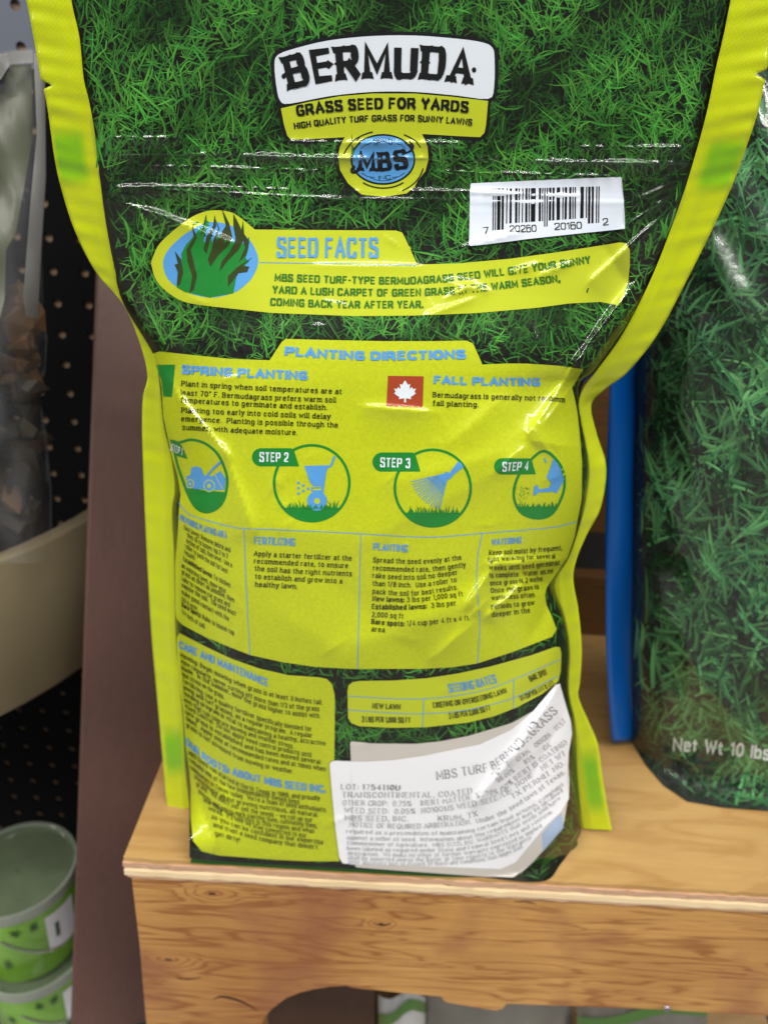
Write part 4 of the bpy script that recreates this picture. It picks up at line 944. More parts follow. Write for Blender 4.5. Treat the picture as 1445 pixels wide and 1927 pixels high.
def wood(name, light, dark, scale=1.0, rough=.45, knots=(), ring=26, stretch=(1, 8, 8), stain=None, contrast=.8, ax=0, spec=.4):
    m_ = bpy.data.materials.new(name); m_.use_nodes = True; nt = m_.node_tree; L = nt.links.new; N = nt.nodes.new; b = nt.nodes['Principled BSDF']
    tc = N('ShaderNodeTexCoord'); mp = N('ShaderNodeMapping'); mp.inputs['Scale'].default_value = stretch; L(tc.outputs['Object'], mp.inputs[0])
    vec = mp.outputs[0]; kn = None
    for (kx_, ky_, kz_, r) in knots:
        d = N('ShaderNodeVectorMath'); d.operation = 'DISTANCE'; mk = N('ShaderNodeMapping'); mk.inputs['Scale'].default_value = (1, 1, 2.2); L(tc.outputs['Object'], mk.inputs[0])
        L(mk.outputs[0], d.inputs[0]); d.inputs[1].default_value = (kx_, ky_, kz_*2.2)
        g = N('ShaderNodeMapRange'); g.interpolation_type = 'SMOOTHSTEP'; g.inputs[1].default_value = 0; g.inputs[2].default_value = r*9; g.inputs[3].default_value = 1; g.inputs[4].default_value = 0; L(d.outputs['Value'], g.inputs[0])
        h = N('ShaderNodeMapRange'); h.interpolation_type = 'SMOOTHSTEP'; h.inputs[1].default_value = r*.6; h.inputs[2].default_value = r*1.1; h.inputs[3].default_value = 1; h.inputs[4].default_value = 0; L(d.outputs['Value'], h.inputs[0])
        if kn is None: kn = (g.outputs[0], h.outputs[0])
        else:
            a1 = N('ShaderNodeMath'); a1.operation = 'MAXIMUM'; L(kn[0], a1.inputs[0]); L(g.outputs[0], a1.inputs[1])
            a2 = N('ShaderNodeMath'); a2.operation = 'MAXIMUM'; L(kn[1], a2.inputs[0]); L(h.outputs[0], a2.inputs[1]); kn = (a1.outputs[0], a2.outputs[0])
    n1 = N('ShaderNodeTexNoise'); n1.inputs['Scale'].default_value = 9*scale; n1.inputs['Detail'].default_value = 3; n1.inputs['Distortion'].default_value = .6; L(vec, n1.inputs[0])
    src = n1.outputs[0]
    if kn:
        ad = N('ShaderNodeMath'); ad.operation = 'MULTIPLY_ADD'; L(kn[0], ad.inputs[0]); ad.inputs[1].default_value = .42; L(src, ad.inputs[2]); src = ad.outputs[0]
    mu = N('ShaderNodeMath'); mu.operation = 'MULTIPLY'; mu.inputs[1].default_value = ring; L(src, mu.inputs[0])
    sn = N('ShaderNodeMath'); sn.operation = 'SINE'; L(mu.outputs[0], sn.inputs[0])
    mq = N('ShaderNodeMapping'); mq.inputs['Scale'].default_value = (stretch[0], stretch[1]*2, stretch[2]*3.2); L(tc.outputs['Object'], mq.inputs[0])
    n2 = N('ShaderNodeTexNoise'); n2.inputs['Scale'].default_value = 26*scale; n2.inputs['Detail'].default_value = 7; n2.inputs['Roughness'].default_value = .7; L(mq.outputs[0], n2.inputs[0])
    pw = N('ShaderNodeMath'); pw.operation = 'MULTIPLY_ADD'; pw.inputs[1].default_value = .5; pw.inputs[2].default_value = .5; L(sn.outputs[0], pw.inputs[0]); p8 = N('ShaderNodeMath'); p8.operation = 'POWER'; p8.inputs[1].default_value = 5; L(pw.outputs[0], p8.inputs[0])
    r1 = N('ShaderNodeMapRange'); r1.inputs[1].default_value = 0; r1.inputs[2].default_value = 1; r1.inputs[3].default_value = 0; r1.inputs[4].default_value = .36*contrast; L(p8.outputs[0], r1.inputs[0])
    r2 = N('ShaderNodeMapRange'); r2.inputs[1].default_value = .3; r2.inputs[2].default_value = .75; r2.inputs[3].default_value = 0; r2.inputs[4].default_value = .42*contrast; L(n2.outputs[0], r2.inputs[0])
    n3 = N('ShaderNodeTexNoise'); n3.inputs['Scale'].default_value = 5*scale; n3.inputs['Detail'].default_value = 2; L(tc.outputs['Object'], n3.inputs[0])
    r3 = N('ShaderNodeMapRange'); r3.inputs[1].default_value = .4; r3.inputs[2].default_value = .7; r3.inputs[3].default_value = 0; r3.inputs[4].default_value = .5*contrast; L(n3.outputs[0], r3.inputs[0])
    s1 = N('ShaderNodeMath'); L(r1.outputs[0], s1.inputs[0]); L(r2.outputs[0], s1.inputs[1]); s2 = N('ShaderNodeMath'); L(s1.outputs[0], s2.inputs[0]); L(r3.outputs[0], s2.inputs[1]); s2.use_clamp = True
    mx = N('ShaderNodeMix'); mx.data_type = 'RGBA'; mx.inputs[6].default_value = (*light, 1); mx.inputs[7].default_value = (*dark, 1); L(s2.outputs[0], mx.inputs[0]); out = mx.outputs[2]
    if kn:
        m2 = N('ShaderNodeMix'); m2.data_type = 'RGBA'; L(out, m2.inputs[6]); m2.inputs[7].default_value = (.05, .022, .008, 1); L(kn[1], m2.inputs[0]); out = m2.outputs[2]
    if stain:
        n4 = N('ShaderNodeTexNoise'); n4.inputs['Scale'].default_value = 13; n4.inputs['Detail'].default_value = 4; L(tc.outputs['Object'], n4.inputs[0])
        r4 = N('ShaderNodeMapRange'); r4.inputs[1].default_value = .52; r4.inputs[2].default_value = .68; r4.inputs[4].default_value = .75; L(n4.outputs[0], r4.inputs[0])
        m3 = N('ShaderNodeMix'); m3.data_type = 'RGBA'; L(out, m3.inputs[6]); m3.inputs[7].default_value = (*stain, 1); L(r4.outputs[0], m3.inputs[0]); out = m3.outputs[2]
    L(out, b.inputs['Base Color']); b.inputs['Roughness'].default_value = rough; b.inputs['Specular IOR Level'].default_value = spec
    bp = N('ShaderNodeBump'); bp.inputs['Strength'].default_value = .35; bp.inputs['Distance'].default_value = .0006; L(n2.outputs[0], bp.inputs['Height']); L(bp.outputs[0], b.inputs['Normal'])
    return m_
# ================================================================== the wooden display shelf
ZB = float(at_y(842, 1688, -.004)[2])           # underside of the plywood
XL = float(at_z(237, 1598, 0)[0]); XR = .42; YB = .262
M['plytop'] = wood('plywood_face', (.52, .33, .125), (.31, .15, .04), stretch=(1.2, 5, 5), ring=14, contrast=.75, rough=.35)
M['ply1'] = wood('ply_light', (.86, .70, .44), (.66, .46, .24), stretch=(1, 30, 30), contrast=.8)
M['ply2'] = wood('ply_dark', (.27, .14, .065), (.12, .055, .022), stretch=(3, 30, 30), contrast=.9)
M['ply3'] = wood('ply_pink', (.66, .43, .29), (.38, .20, .11), stretch=(2, 30, 30), contrast=.9)
shelf = empty('wooden_shelf', (0, 0, ZB)); tag(shelf, 'golden plywood shelf with a knotty pine apron under the pouch', 'shelf')
zs = [0, -.0055, -.0085, -.0125, -.0155, -.0205, ZB] if ZB < -.0215 else list(np.linspace(0, ZB, 7))
zs = [ZB*t for t in (0, .18, .38, .50, .74, .90, 1)]
for i in range(6):
    y0 = (-.0042, -.0050, -.0030, -.0052, -.0042, -.0028)[i]
    rgp = np.random.RandomState(i+20); xs = np.linspace(XL+(.0006, 0, .001, .0003, .0012, .002)[i], XR, 90); yy = y0+rgp.normal(0, .0003, 90)
    if i == 0: yy = yy+.0006*(rgp.uniform(size=90) > .85)
    poly = [(x, y, zs[i]) for x, y in zip(xs, yy)]+[(XR, YB, zs[i]), (xs[0], YB, zs[i])]
    prism('shelf_panel' if i == 0 else 'plywood_layer', poly, (0, 0, zs[i+1]-zs[i]+.00002), [M['plytop'], M['ply3'], M['ply2'], M['ply1'], M['ply3'], M['ply2']][i], shelf)
M['plyedge'] = M['ply1']
def ap(px, py): return tuple(at_y(px, py, -.001))
k1 = at_y(317, 1806, -.001); k2 = at_y(350, 1843, -.001); k3 = at_y(717, 1738, -.001); k4 = at_y(400, 1690, -.001)
M['pine'] = wood('knotty_pine', (.66, .375, .115), (.27, .10, .024), knots=[(k1[0], k1[1], k1[2], .0034), (k4[0], k4[1], k4[2]+.004, .003), (k3[0], k3[1], k3[2], .0016)], stretch=(.7, 4, 6), ring=44, stain=(.27, .10, .045), contrast=1.15)
AP = [(246, 1642), (262, 1775), (280, 1985), (498, 1985), (492, 1935), (497, 1918), (512, 1900), (538, 1880), (565, 1869), (590, 1863), (620, 1858), (652, 1856), (664, 1860), (740, 1868), (829, 1877), (836, 1886), (848, 1889), (900, 1898), (932, 1903), (947, 1899), (953, 1890), (1040, 1893), (1242, 1901), (1600, 1922), (1600, 1730)]
zt = ZB-.0003
ap3 = [np.array(ap(*q)) for q in AP]; ap3[0][2] = zt; ap3[-1][2] = zt
nar = prism('apron_board', ap3, (0, .019, 0), M['pine'], shelf, bevel=.0008)
M['crack'] = mat('dark_wood_crack', (.03, .013, .005), rough=.8)
def crack(pts, w_):
    P = crom([at_y(*q, -.00125) for q in pts], 5) if False else [at_y(*q, -.00125) for q in crom(pts, 5)]
    n = len(P); v = []
    for i, p in enumerate(P): ww = w_*math.sin(math.pi*(i+.5)/n)*.5; v += [p+np.array((0, 0, ww)), p-np.array((0, 0, ww))]
    mesh('crack', v, [(2*i, 2*i+1, 2*i+3, 2*i+2) for i in range(n-1)], M['crack'], shelf)
crack([(400, 1882), (415, 1876), (440, 1880), (465, 1890), (486, 1903)], .0026)
crack([(330, 1840), (352, 1843), (380, 1839)], .0012); crack([(705, 1738), (720, 1741), (735, 1738)], .0016); crack([(965, 1697), (990, 1697), (1010, 1702)], .001)
M['nail'] = mat('dull_steel', (.35, .33, .34), rough=.35, metal=.9)
nc = at_y(1254, 1897, -.004); t_ = 12
mesh('nail_head', [nc+np.array((.0026*math.cos(a), -.0012*h, .0026*math.sin(a)))*(1 if h < 2 else .6) if True else 0 for h in (0, 1, 2) for a in np.linspace(0, 2*math.pi, t_, endpoint=False)],
     [(h*t_+i, h*t_+(i+1) % t_, (h+1)*t_+(i+1) % t_, (h+1)*t_+i) for h in (0, 1) for i in range(t_)]+[tuple(range(2*t_, 3*t_))], M['nail'], shelf, smooth=True)
# side bracket of the shelf
box('side_rail', (XL+.004, .0185, ZB-.12), (XL+.022, YB-.01, ZB-.0005), M['pine'], shelf)
# back boards between the shelf and the pegboard
M['brown'] = wood('brown_stained_wood', (.13, .062, .018), (.06, .026, .008), stretch=(1, 6, 6), contrast=.8, rough=.5)
YK = .255
for i, (za, zb_) in enumerate(((.0006, .062), (.106, .42))):
    o = box('back_board', (-.02, YK+.006, za), (XR, YK+.022, zb_), M['brown'], None, .001)
    tag(o, ['low brown board across the back of the shelf, under the black gap', 'tall brown board behind the pouches, above the black gap'][i], 'board', 'brown boards behind the shelf')

# ================================================================== the brown upright beside the shelf
A_, B_ = at_y(186, 330, .215), at_y(132, 1960, .012); 
wdir = np.array((.16, .05, 0)); nrm = np.cross(wdir, A_-B_); nrm /= np.linalg.norm(nrm)
if nrm[1] < 0: nrm = -nrm
M['mauve'] = wood('brown_painted_board', (.104, .054, .042), (.048, .023, .018), stretch=(9, 1.5, 1.5), ring=8, contrast=.8, rough=.42, spec=.5)
top = A_+(A_-B_)*.25
up_ = prism('brown_upright', [B_, B_+wdir, top+wdir, top], nrm*.018, M['mauve'], None, bevel=.0022)
tag(up_, 'mauve brown painted upright board leaning behind the left of the pouch', 'upright board')

# ================================================================== pegboard with real holes
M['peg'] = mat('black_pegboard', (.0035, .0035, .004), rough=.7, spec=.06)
M['peglit'] = mat('lit_pegboard', (.11, .125, .16), rough=.5, bump=.15, bscale=60)  # lit top of the black board: its brightness is put into this grey colour
M['pegback'] = mat('brown_board_core', (.20, .13, .075), rough=.7)
def pegboard(name, x0, x1, z0, z1, y, m_, label, pitch=.0254, r=.0038):
    verts = []; faces = []; nx = int(round((x1-x0)/pitch)); nz = int(round((z1-z0)/pitch)); K_ = 12
    for i in range(nx):
        for j in range(nz):
            cx, cz = x0+(i+.5)*pitch, z0+(j+.5)*pitch; b = len(verts); h = pitch/2
            for k in range(K_):
                a = 2*math.pi*k/K_+math.pi/4; sq = max(abs(math.cos(a)), abs(math.sin(a)))
                verts.append((cx+h*math.cos(a)/sq, y, cz+h*math.sin(a)/sq))
            for k in range(K_):
                a = 2*math.pi*k/K_+math.pi/4; verts.append((cx+r*math.cos(a), y, cz+r*math.sin(a)))
            for k in range(K_):
                a = 2*math.pi*k/K_+math.pi/4; verts.append((cx+r*math.cos(a), y+.0026, cz+r*math.sin(a)))
            for k in range(K_):
                l = (k+1) % K_; faces.append((b+k, b+l, b+K_+l, b+K_+k)); faces.append((b+K_+k, b+K_+l, b+2*K_+l, b+2*K_+k))
    o = empty(name, (x0, y, z0)); tag(o, label, 'pegboard')
    mesh('perforated_sheet', verts, faces, m_, o)
    mesh('backing_sheet', [(x0, y+.0028, z0), (x1, y+.0028, z0), (x1, y+.0028, z1), (x0, y+.0028, z1)], [(0, 1, 2, 3)], M['pegback'], o)
    return o
YP = .30
pz = float(at_y(20, 130, YP)[2]); 
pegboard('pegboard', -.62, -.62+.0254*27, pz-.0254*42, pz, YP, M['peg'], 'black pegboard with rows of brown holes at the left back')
pegboard('pegboard', -.62, -.62+.0254*27, pz+.001, pz+.001+.0254*7, YP-.002, M['peglit'], 'lit top of the black pegboard, the light on it coloured in as blue grey, top left corner')

# ================================================================== the second pouch at right
PR2 = [(1330, 240), (1300, 420), (1262, 520), (1215, 620), (1196, 700), (1190, 900), (1188, 1100), (1186, 1300), (1189, 1398), (1215, 1440), (1248, 1478), (1292, 1508), (1360, 1520), (1450, 1527), (1530, 1532), (1700, 1540), (1760, 1500), (1760, 60), (1440, 60), (1380, 120)]
def pouch2_y(px, py):
    l = np.interp(py, [60, 240, 420, 520, 620, 700, 900, 1398, 1440, 1478, 1508, 1540], [1430, 1330, 1300, 1262, 1215, 1196, 1190, 1189, 1215, 1248, 1290, 1330])
    a = np.clip((px-l)/440.0, 0, 1); q = (1-(1-a)**2.6)**.6
    B = np.interp(py, [60, 300, 600, 900, 1400, 1540], [.004, .02, .038, .046, .046, .040])
    e = sstep(1395, 1520, py)
    h = .0011*np.sin(px*.021+py*.008)*np.sin(py*.011+1)+.0009*np.sin(px*.05-py*.031)
    for (a0, b0), (a1, b1), wd, am in (((1290, 1440), (1325, 1500), 14, .002), ((1340, 1500), (1385, 1455), 9, .0016), ((1290, 1430), (1335, 1445), 8, .0012), ((1245, 1030), (1275, 1036), 8, .0012), ((1290, 680), (1300, 860), 22, .0018), ((1310, 1100), (1300, 1300), 26, .0016), ((1395, 120), (1445, 330), 20, .002), ((1400, 860), (1430, 1100), 30, -.002)):
        sd, ex, t = seg_dist(px, py, (a0, b0), (a1, b1)); h = h+am*np.exp(-(sd/wd)**2)*np.exp(-(ex/(wd*1.6))**2)
    y = .118-B*(q*(1-e)+e)-h*np.minimum(1, a*8)
    d = rays(px, py); yz = CAM[1]+d[..., 1]*((.0008-CAM[2])/np.minimum(d[..., 2], -.02)); yz = np.where(d[..., 2] > -.05, 9, yz)
    return np.minimum(y, yz)
s2 = Surf(pouch2_y)
pouch2 = empty('seed_pouch', tuple(at_z(np.array(1450.), np.array(1525.), 0))); tag(pouch2, 'dark green turf printed pouch with blue side seal at right, marked ten pounds', 'seed pouch')
GX2 = np.arange(1100, 1800, 10.0); GY2 = np.arange(40, 1600, 10.0)
M['soil2'] = mat('dim_turf_print', (.020, .026, .020), mott=.8, mscale=350, **FILM)
M['blade2'] = mat('dim_blade_print', (.03, .2, .03), attr='Col', **FILM)
M['letter2'] = mat('white_net_weight_ink', (.62, .68, .66), **FILM)
sh = Sheet(s2); sh.area(PR2, 0, M['soil2'], gx=GX2, gy=GY2); f2 = sh.build('front_panel', pouch2)
a = np.array(sh.v); p = s2.P(a[:, 0], a[:, 1]); p[:, 1] = np.maximum(.1185+(.118-p[:, 1])*.7, p[:, 1]+.001); p[:, 2] = np.maximum(p[:, 2], .0009)
mesh('back_panel', p, sh.f, M['backfilm'], pouch2, smooth=True)
sh = Sheet(s2); PAL2 = ((.028, .11, .052), (.11, .40, .14), (.30, .50, .16))
turf(sh, grow(PR2, -5), 2400, 50, 160, 7, 15, PAL2, seed=21, spread=80, m='blade2')
turf(sh, grow(PR2, -5), 1500, 24, 70, 3, 7, PAL2, seed=22, spread=80, m='blade2')
sh.build('grass_print', f2, kind='stuff', label='printed photo of larger dark green grass blades')
sh = Sheet(s2); sh.big(PR2, .00037, M['lam'], np.arange(1100, 1800, 7.0), np.arange(40, 1600, 7.0)); sh.build('clear_film', pouch2)
sh = Sheet(s2); lettering(sh, 'Net Wt 10 lbs', [(1266, 1412), (1330, 1416), (1444, 1429)], 25, M['letter2'], style='sans2', off=.0003); sh.build('weight_lettering', pouch2)
bsv = [(1140, 640), (1148, 690), (1146, 760), (1140, 900), (1139, 1050), (1140, 1200), (1144, 1300), (1150, 1398)]
bse = [(1230, 600), (1212, 690), (1208, 760), (1200, 900), (1198, 1050), (1196, 1200), (1197, 1300), (1196, 1393)]
o_, i_ = np.array(crom(bsv, 6)), np.array(crom(bse, 6)); n = len(o_); vv = []
for i in range(n):
    for k in range(6):
        t = k/5; q = i_[i]*(1-t)+o_[i]*t; vv.append(at_y(q[0], q[1], .1190-.010*t+.004*math.sin(t*3.1)*math.sin(i*.25)))
zmin = min(v[2] for v in vv)
ob = mesh('side_seal', vv, [(i*6+k, i*6+k+1, i*6+k+7, i*6+k+6) for i in range(n-1) for k in range(5)], M['bluefilm'], pouch2, smooth=True)
so = ob.modifiers.new('f', 'SOLIDIFY'); so.thickness = .0006; so.offset = 0; ob['label'] = 'plain blue side seal'

# ================================================================== things at the left
def lathe(name, cx, cy, prof_, m_, parent=None, seg=64, a0=0, a1=360, smooth=True):
    full = a1-a0 == 360; n = seg if full else seg+1; v = []; f = []
    for r, z in prof_:
        for k in range(n):
            a = math.radians(a0+(a1-a0)*k/seg); v.append((cx+r*math.cos(a), cy+r*math.sin(a), z))
    for j in range(len(prof_)-1):
        for k in range(n if full else n-1):
            l = (k+1) % n; f.append((j*n+k, j*n+l, (j+1)*n+l, (j+1)*n+k))
    o = mesh(name, v, f, m_, parent, smooth=False)
    for p_ in o.data.polygons: p_.use_smooth = smooth
    if smooth: 
        try: o.data.set_sharp_from_angle(angle=math.radians(40))
        except Exception: pass
    return o
# beige round bin
M['bin'] = mat('beige_bin_plastic', (.22, .18, .105), rough=.38, mott=.08, mscale=20)
YBIN = .17
p1 = at_y(0, 1060, YBIN-.05); p1b = at_y(0, 1322, YBIN-.05)
zt_, zb_ = float(p1[2]), float(p1b[2])
e1, e2 = at_z(0., 1060., zt_), at_z(160., 984., zt_)
# circle of radius RB through both rim points
RB = .27; mid = (e1[:2]+e2[:2])/2; dd = e2[:2]-e1[:2]; L_ = np.linalg.norm(dd); nn = np.array((-dd[1], dd[0]))/L_
ctr = mid+nn*math.sqrt(max(RB*RB-L_*L_/4, 0)) if (mid+nn)[1] > mid[1] else mid-nn*math.sqrt(max(RB*RB-L_*L_/4, 0))
tray = empty('round_bin', (ctr[0], ctr[1], zb_)); tag(tray, 'shallow beige round bin holding the clear bag at left', 'bin')
lathe('bin_wall', ctr[0], ctr[1], [(RB-.002, zb_), (RB, zb_+.003), (RB, zt_-.002), (RB-.001, zt_), (RB-.012, zt_+.001), (RB-.014, zt_-.002), (RB-.014, zb_+.006), (.001, zb_+.006), (.001, zb_+.0001), (RB-.002, zb_)], M['bin'], tray)
# clear bag of bark pieces
M['clear'] = bpy.data.materials.new('clear_bag_film'); M['clear'].use_nodes = True
nt = M['clear'].node_tree; b_ = nt.nodes['Principled BSDF']; b_.inputs['Base Color'].default_value = (.55, .56, .58, 1); b_.inputs['Roughness'].default_value = .16; b_.inputs['Alpha'].default_value = .09; b_.inputs['Coat Weight'].default_value = .05; b_.inputs['Specular IOR Level'].default_value = .35
nz = nt.nodes.new('ShaderNodeTexNoise'); nz.inputs['Scale'].default_value = 16; nz.inputs['Detail'].default_value = 3; tcn = nt.nodes.new('ShaderNodeTexCoord'); nt.links.new(tcn.outputs['Object'], nz.inputs[0])
bp = nt.nodes.new('ShaderNodeBump'); bp.inputs['Strength'].default_value = .8; bp.inputs['Distance'].default_value = .012; nt.links.new(nz.outputs[0], bp.inputs['Height']); nt.links.new(bp.outputs[0], b_.inputs['Normal'])
M['greyseal'] = mat('frosted_seal_film', (.22, .22, .21), rough=.3, bump=.5, bscale=40)
M['darklabel'] = mat('dark_olive_label', (.045, .052, .012), rough=.4, bump=.3, bscale=18)
YC = .150
def clear_y(px, py, f=1.0):
    l, r = -120., np.interp(py, [60, 120, 330, 600, 640, 760, 960, 1060], [70, 84, 88, 84, 88, 78, 96, 98]); a = np.clip((px-l)/(r-l), 0, 1); q = np.maximum(1-np.abs(2*a-1)**3, 0)**.6
    B = np.interp(py, [60, 110, 300, 600, 1000, 1080], [.002, .004, .014, .034, .040, .04])
    h = .0028*np.sin(px*.06+py*.021)*np.sin(py*.013-px*.02)+.0015*np.sin(px*.11-py*.04)
    return YC+.012-B*q*f-h*np.minimum(a, 1-a)*2
CO = [(-120, 1060), (-120, 108), (-30, 104), (30, 92), (60, 90), (80, 98), (86, 130), (88, 330), (80, 470), (84, 600), (90, 640), (86, 700), (74, 740), (86, 800), (98, 930), (98, 1060)]
cl = empty('clear_bag', tuple(at_y(0, 1050, YC))); tag(cl, 'clear zip bag of brown bark pieces with a dark olive label', 'bag')
GXc = np.arange(-140, 140, 8.0); GYc = np.arange(60, 1100, 8.0)
sc_ = Surf(clear_y)
s = Sheet(sc_); s.area(CO, 0, M['clear'], gx=GXc, gy=GYc); s.build('bag_film', cl)
s = Sheet(Surf(lambda x, y: clear_y(x, y)+.006)); s.area([(-120, 1040), (-120, 180), (8, 176), (14, 140), (22, 122), (60, 122), (62, 260), (50, 330), (30, 440), (12, 470), (10, 560), (-10, 640), (-20, 1040)], 0, M['darklabel'], gx=GXc, gy=GYc); s.build('bag_label', cl)
s = Sheet(Surf(lambda x, y: clear_y(x, y)-.0012)); s.area([(64, 100), (84, 102), (87, 330), (78, 470), (72, 600), (50, 596), (44, 560), (58, 380), (70, 250)], 0, M['greyseal'], gx=GXc, gy=GYc); s.build('side_seal', cl)
s = Sheet(Surf(lambda x, y: clear_y(x, y)-.0014)); s.area([(-120, 112), (-30, 108), (30, 96), (62, 94), (63, 118), (20, 121), (2, 150), (-120, 160)], 0, M['greyseal'], gx=GXc, gy=GYc); s.build('header_strip', cl)
M['bark'] = mat('brown_bark', (.17, .09, .035), rough=.6, mott=.6, mscale=30, bump=.6, bscale=60)
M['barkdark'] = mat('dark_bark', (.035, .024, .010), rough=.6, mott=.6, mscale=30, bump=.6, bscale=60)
M['barklight'] = mat('tan_bark', (.30, .17, .065), rough=.6, mott=.5, mscale=30, bump=.6, bscale=60)
def chunk(name, c, r, seed, m_, parent):
    rg = np.random.RandomState(seed); bm = bmesh.new(); st = rg.uniform(.45, 1.35, 3)
    for k in range(16):
        d = rg.normal(size=3); d /= np.linalg.norm(d); bm.verts.new(tuple(np.array(c)+d*st*r*rg.uniform(.8, 1.1)))
    h = bmesh.ops.convex_hull(bm, input=bm.verts[:]); bmesh.ops.delete(bm, geom=[g for g in h['geom_unused'] if isinstance(g, bmesh.types.BMVert)], context='VERTS')
    me = bpy.data.meshes.new(name); bm.to_mesh(me); bm.free(); me.materials.append(m_); return link(name, me, parent)
rgk = np.random.RandomState(2)
for i in range(64):
    y = 545+470*(i/63.0)+rgk.uniform(-14, 14); x = rgk.uniform(-70, 62)
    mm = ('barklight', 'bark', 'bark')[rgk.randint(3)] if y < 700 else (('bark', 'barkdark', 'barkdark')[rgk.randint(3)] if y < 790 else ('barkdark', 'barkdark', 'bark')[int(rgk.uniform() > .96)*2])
    chunk('bark_piece', at_y(x, y, YC+.004+.02*rgk.uniform()), rgk.uniform(.010, .018), 30+i, M[mm], cl)

# stacked green tubs
M['tubg'] = mat('green_tub_wrap', (.19, .44, .025), rough=.25, mott=.35, mscale=14, coat=.3)
M['tubrim'] = mat('grey_clear_plastic', (.24, .27, .22), rough=.16, coat=.5)
M['lid'] = mat('clear_grey_lid', (.105, .135, .080), rough=.2, coat=.6, mott=.25, mscale=25, bump=.15, bscale=25)
M['leafprint'] = mat('dark_leaf_print', (.012, .06, .010), rough=.3)
M['tag'] = mat('white_tag_paper', (.72, .72, .76), rough=.4)
M['wire'] = mat('bright_wire', (.6, .62, .6), rough=.2, metal=1)
TD = .72; d0 = rays(np.array(32.), np.array(1632.)); tc0 = CAM+d0*TD
RT = 106*TD/FPX; HT = .105
def tub(cx, cy, zt, label):
    t = empty('plastic_tub', (cx, cy, zt-HT)); tag(t, label, 'tub', 'green tubs stacked at lower left')
    lathe('tub_wall', cx, cy, [(.001, zt-HT), (RT*.84, zt-HT), (RT*.86, zt-HT+.002), (RT*.955, zt-.012)], M['tubg'], t)
    lathe('rim', cx, cy, [(RT*.955, zt-.013), (RT, zt-.012), (RT*1.01, zt-.003), (RT, zt), (RT*.96, zt), (RT*.95, zt-.004)], M['tubrim'], t)
    lathe('lid', cx, cy, [(RT*.955, zt-.003), (RT*.93, zt-.006), (RT*.5, zt-.0052), (.001, zt-.005)], M['lid'], t)
    def wallp(deg, h, o=.0006):
        r = RT*(.86+(.955-.86)*(h/(HT-.014)))+o; a = math.radians(deg); return (cx+r*math.cos(a), cy+r*math.sin(a), zt-HT+h)
    rg = np.random.RandomState(int(abs(zt)*1e4) % 99)
    for k in range(9):
        dg, hh = -150+k*16+rg.uniform(-4, 4), .02+.07*rg.uniform()
        if k in (5, 6): hh = .078
        vs, fs = [wallp(dg, hh)], []; nb = 14
        for j in range(nb):
            a = 2*math.pi*j/nb; r_ = (9 if j % 2 == 0 else 3.2)*rg.uniform(.6, 1.1); vs.append(wallp(dg+r_*math.cos(a)*.8, min(max(hh+r_*.0011*math.sin(a), .002), HT-.014)))
        mesh('leaf_print', vs, [(0, 1+j, 1+(j+1) % nb) for j in range(nb)], M['leafprint'], t)
    def strip(name, d0_, d1_, h0, h1, m_, o, sk=0):
        vs = []; n = 8
        for j in range(n+1):
            dg = d0_+(d1_-d0_)*j/n; vs += [wallp(dg, h0+sk*j/n, o), wallp(dg, h1+sk*j/n*.4, o)]
        return mesh(name, vs, [(2*j, 2*j+2, 2*j+3, 2*j+1) for j in range(n)], m_, t, smooth=True)
    strip('paper_tag', -42, -6, .030, .082, M['tag'], .0009, -.006)
    strip('tag_symbol', -33, -28, .045, .066, M['leafprint'], .0012)
    # bail handle of bent wire hanging on the front
    vs = []; fs = []; n = 24; K_ = 6; pts = [np.array(wallp(-82+ (74*j/n), HT-.030-.042*math.sin(math.pi*j/n*.62)*(1 if True else 0), .005)) for j in range(n+1)]
    for j, p_ in enumerate(pts):
        for k in range(K_): a = 2*math.pi*k/K_; vs.append(p_+np.array((.0009*math.cos(a)*.3, .0012*math.cos(a), .0012*math.sin(a))))
    mesh('wire_handle', vs, [(j*K_+k, j*K_+(k+1) % K_, (j+1)*K_+(k+1) % K_, (j+1)*K_+k) for j in range(n) for k in range(K_)], M['wire'], t, smooth=True)
tub(tc0[0], tc0[1], tc0[2], 'green wrapped plastic tub with white tag, upper one of the stack')
tub(tc0[0]+.004, tc0[1]-.003, tc0[2]-HT-.001, 'green wrapped plastic tub under the tagged one at the very bottom left')

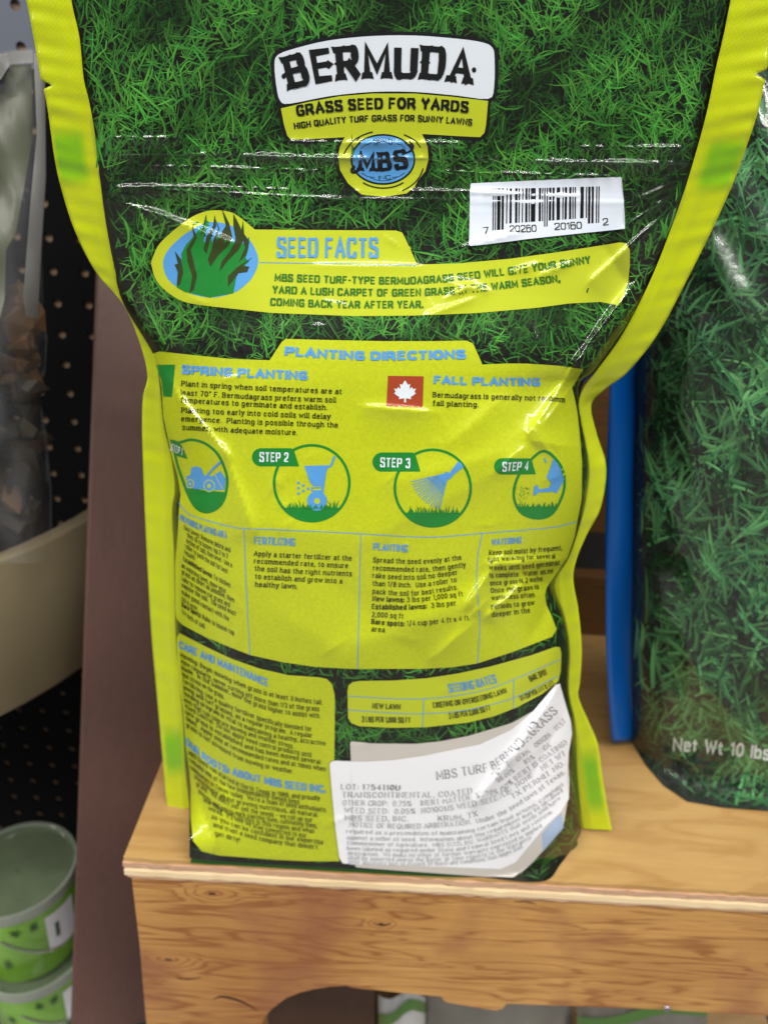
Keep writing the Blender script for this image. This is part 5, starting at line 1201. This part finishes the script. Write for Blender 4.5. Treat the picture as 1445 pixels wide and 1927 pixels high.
# ================================================================== under the shelf
M['tan'] = wood('tan_lower_shelf', (.40, .26, .12), (.22, .12, .05), stretch=(1, 5, 5), contrast=.7)
ZL = -.44
ls = box('lower_shelf', (XL+.03, .03, ZL-.018), (.45, .29, ZL), M['tan'], None, .001); tag(ls, 'tan wooden lower shelf in shade below the pine apron', 'shelf')
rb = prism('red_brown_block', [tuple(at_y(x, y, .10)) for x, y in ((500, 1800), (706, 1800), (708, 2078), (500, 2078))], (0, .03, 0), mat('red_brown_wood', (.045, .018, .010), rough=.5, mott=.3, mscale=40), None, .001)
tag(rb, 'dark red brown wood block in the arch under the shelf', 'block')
def low_bag(name, x0, x1, ytop, label, mains, stripe, Y):
    t = empty(name, tuple(at_y((x0+x1)/2, 1990, Y))); tag(t, label, 'package')
    nx, ny = 14, 10; v = []; 
    for side in (1, -1):
        for j in range(ny+1):
            for i in range(nx+1):
                u, w_ = i/nx, j/ny; px = x0+(x1-x0)*u; py = ytop+(2085-ytop)*w_+8*math.sin(u*7); v.append(at_y(px, py, Y-side*.018*(math.sin(math.pi*u)**.5)*(math.sin(math.pi*min(w_+.05, 1)*.8)**.5)+.001*math.sin(i*2.1+j)))
    N_ = (nx+1)*(ny+1); f = []
    for s_ in range(2):
        for j in range(ny):
            for i in range(nx):
                a = s_*N_+j*(nx+1)+i; q = (a, a+1, a+nx+2, a+nx+1); f.append(q if s_ == 0 else q[::-1])
    mesh('package_film', v, f, mains, t, smooth=True)
    if stripe:
        v = []; 
        for i in range(nx+1):
            for k in range(3):
                u = i/nx; w_ = .16+.05*k-.12*u; px = x0+(x1-x0)*u; py = ytop+(2085-ytop)*w_+8*math.sin(u*7)
                v.append(at_y(px, py, Y-.0186*(math.sin(math.pi*max(min(u, .98), .02))**.5)*(math.sin(math.pi*min(w_+.05, 1)*.8)**.5)-.0022))
        mesh('package_stripe', v, [(i*3+k, i*3+k+1, i*3+k+4, i*3+k+3) for i in range(nx) for k in range(2)], stripe, t, smooth=True)
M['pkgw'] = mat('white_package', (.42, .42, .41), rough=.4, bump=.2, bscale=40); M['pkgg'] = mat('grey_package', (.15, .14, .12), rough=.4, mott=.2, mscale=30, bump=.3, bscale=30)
M['stripeg'] = mat('green_stripe', (.07, .16, .035), rough=.4)
low_bag('white_package', 712, 800, 1872, 'white package with a green stripe under the shelf, by the dark block', M['pkgw'], M['stripeg'], .10)
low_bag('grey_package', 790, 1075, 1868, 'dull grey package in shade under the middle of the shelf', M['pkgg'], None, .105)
low_bag('green_package', 1085, 1330, 1880, 'pale package with a green stripe under the shelf by the nail', M['pkgg'], M['stripeg'], .10)
# floor of the shop and the aisle the lamps light
M['floor'] = mat('shop_floor', (.20, .19, .18), rough=.35, mott=.15, mscale=6)
fl = mesh('floor', [(-6, -11, -1.0), (6, -11, -1.0), (6, 2, -1.0), (-6, 2, -1.0)], [(0, 1, 2, 3)], M['floor']); tag(fl, kind='structure')
M['wall'] = mat('dark_back_wall', (.03, .028, .026), rough=.7, mott=.2, mscale=5)
wl = mesh('wall', [(-3, .42, -1.0), (3, .42, -1.0), (3, .42, 2.3), (-3, .42, 2.3)], [(0, 1, 2, 3)], M['wall']); tag(wl, kind='structure')
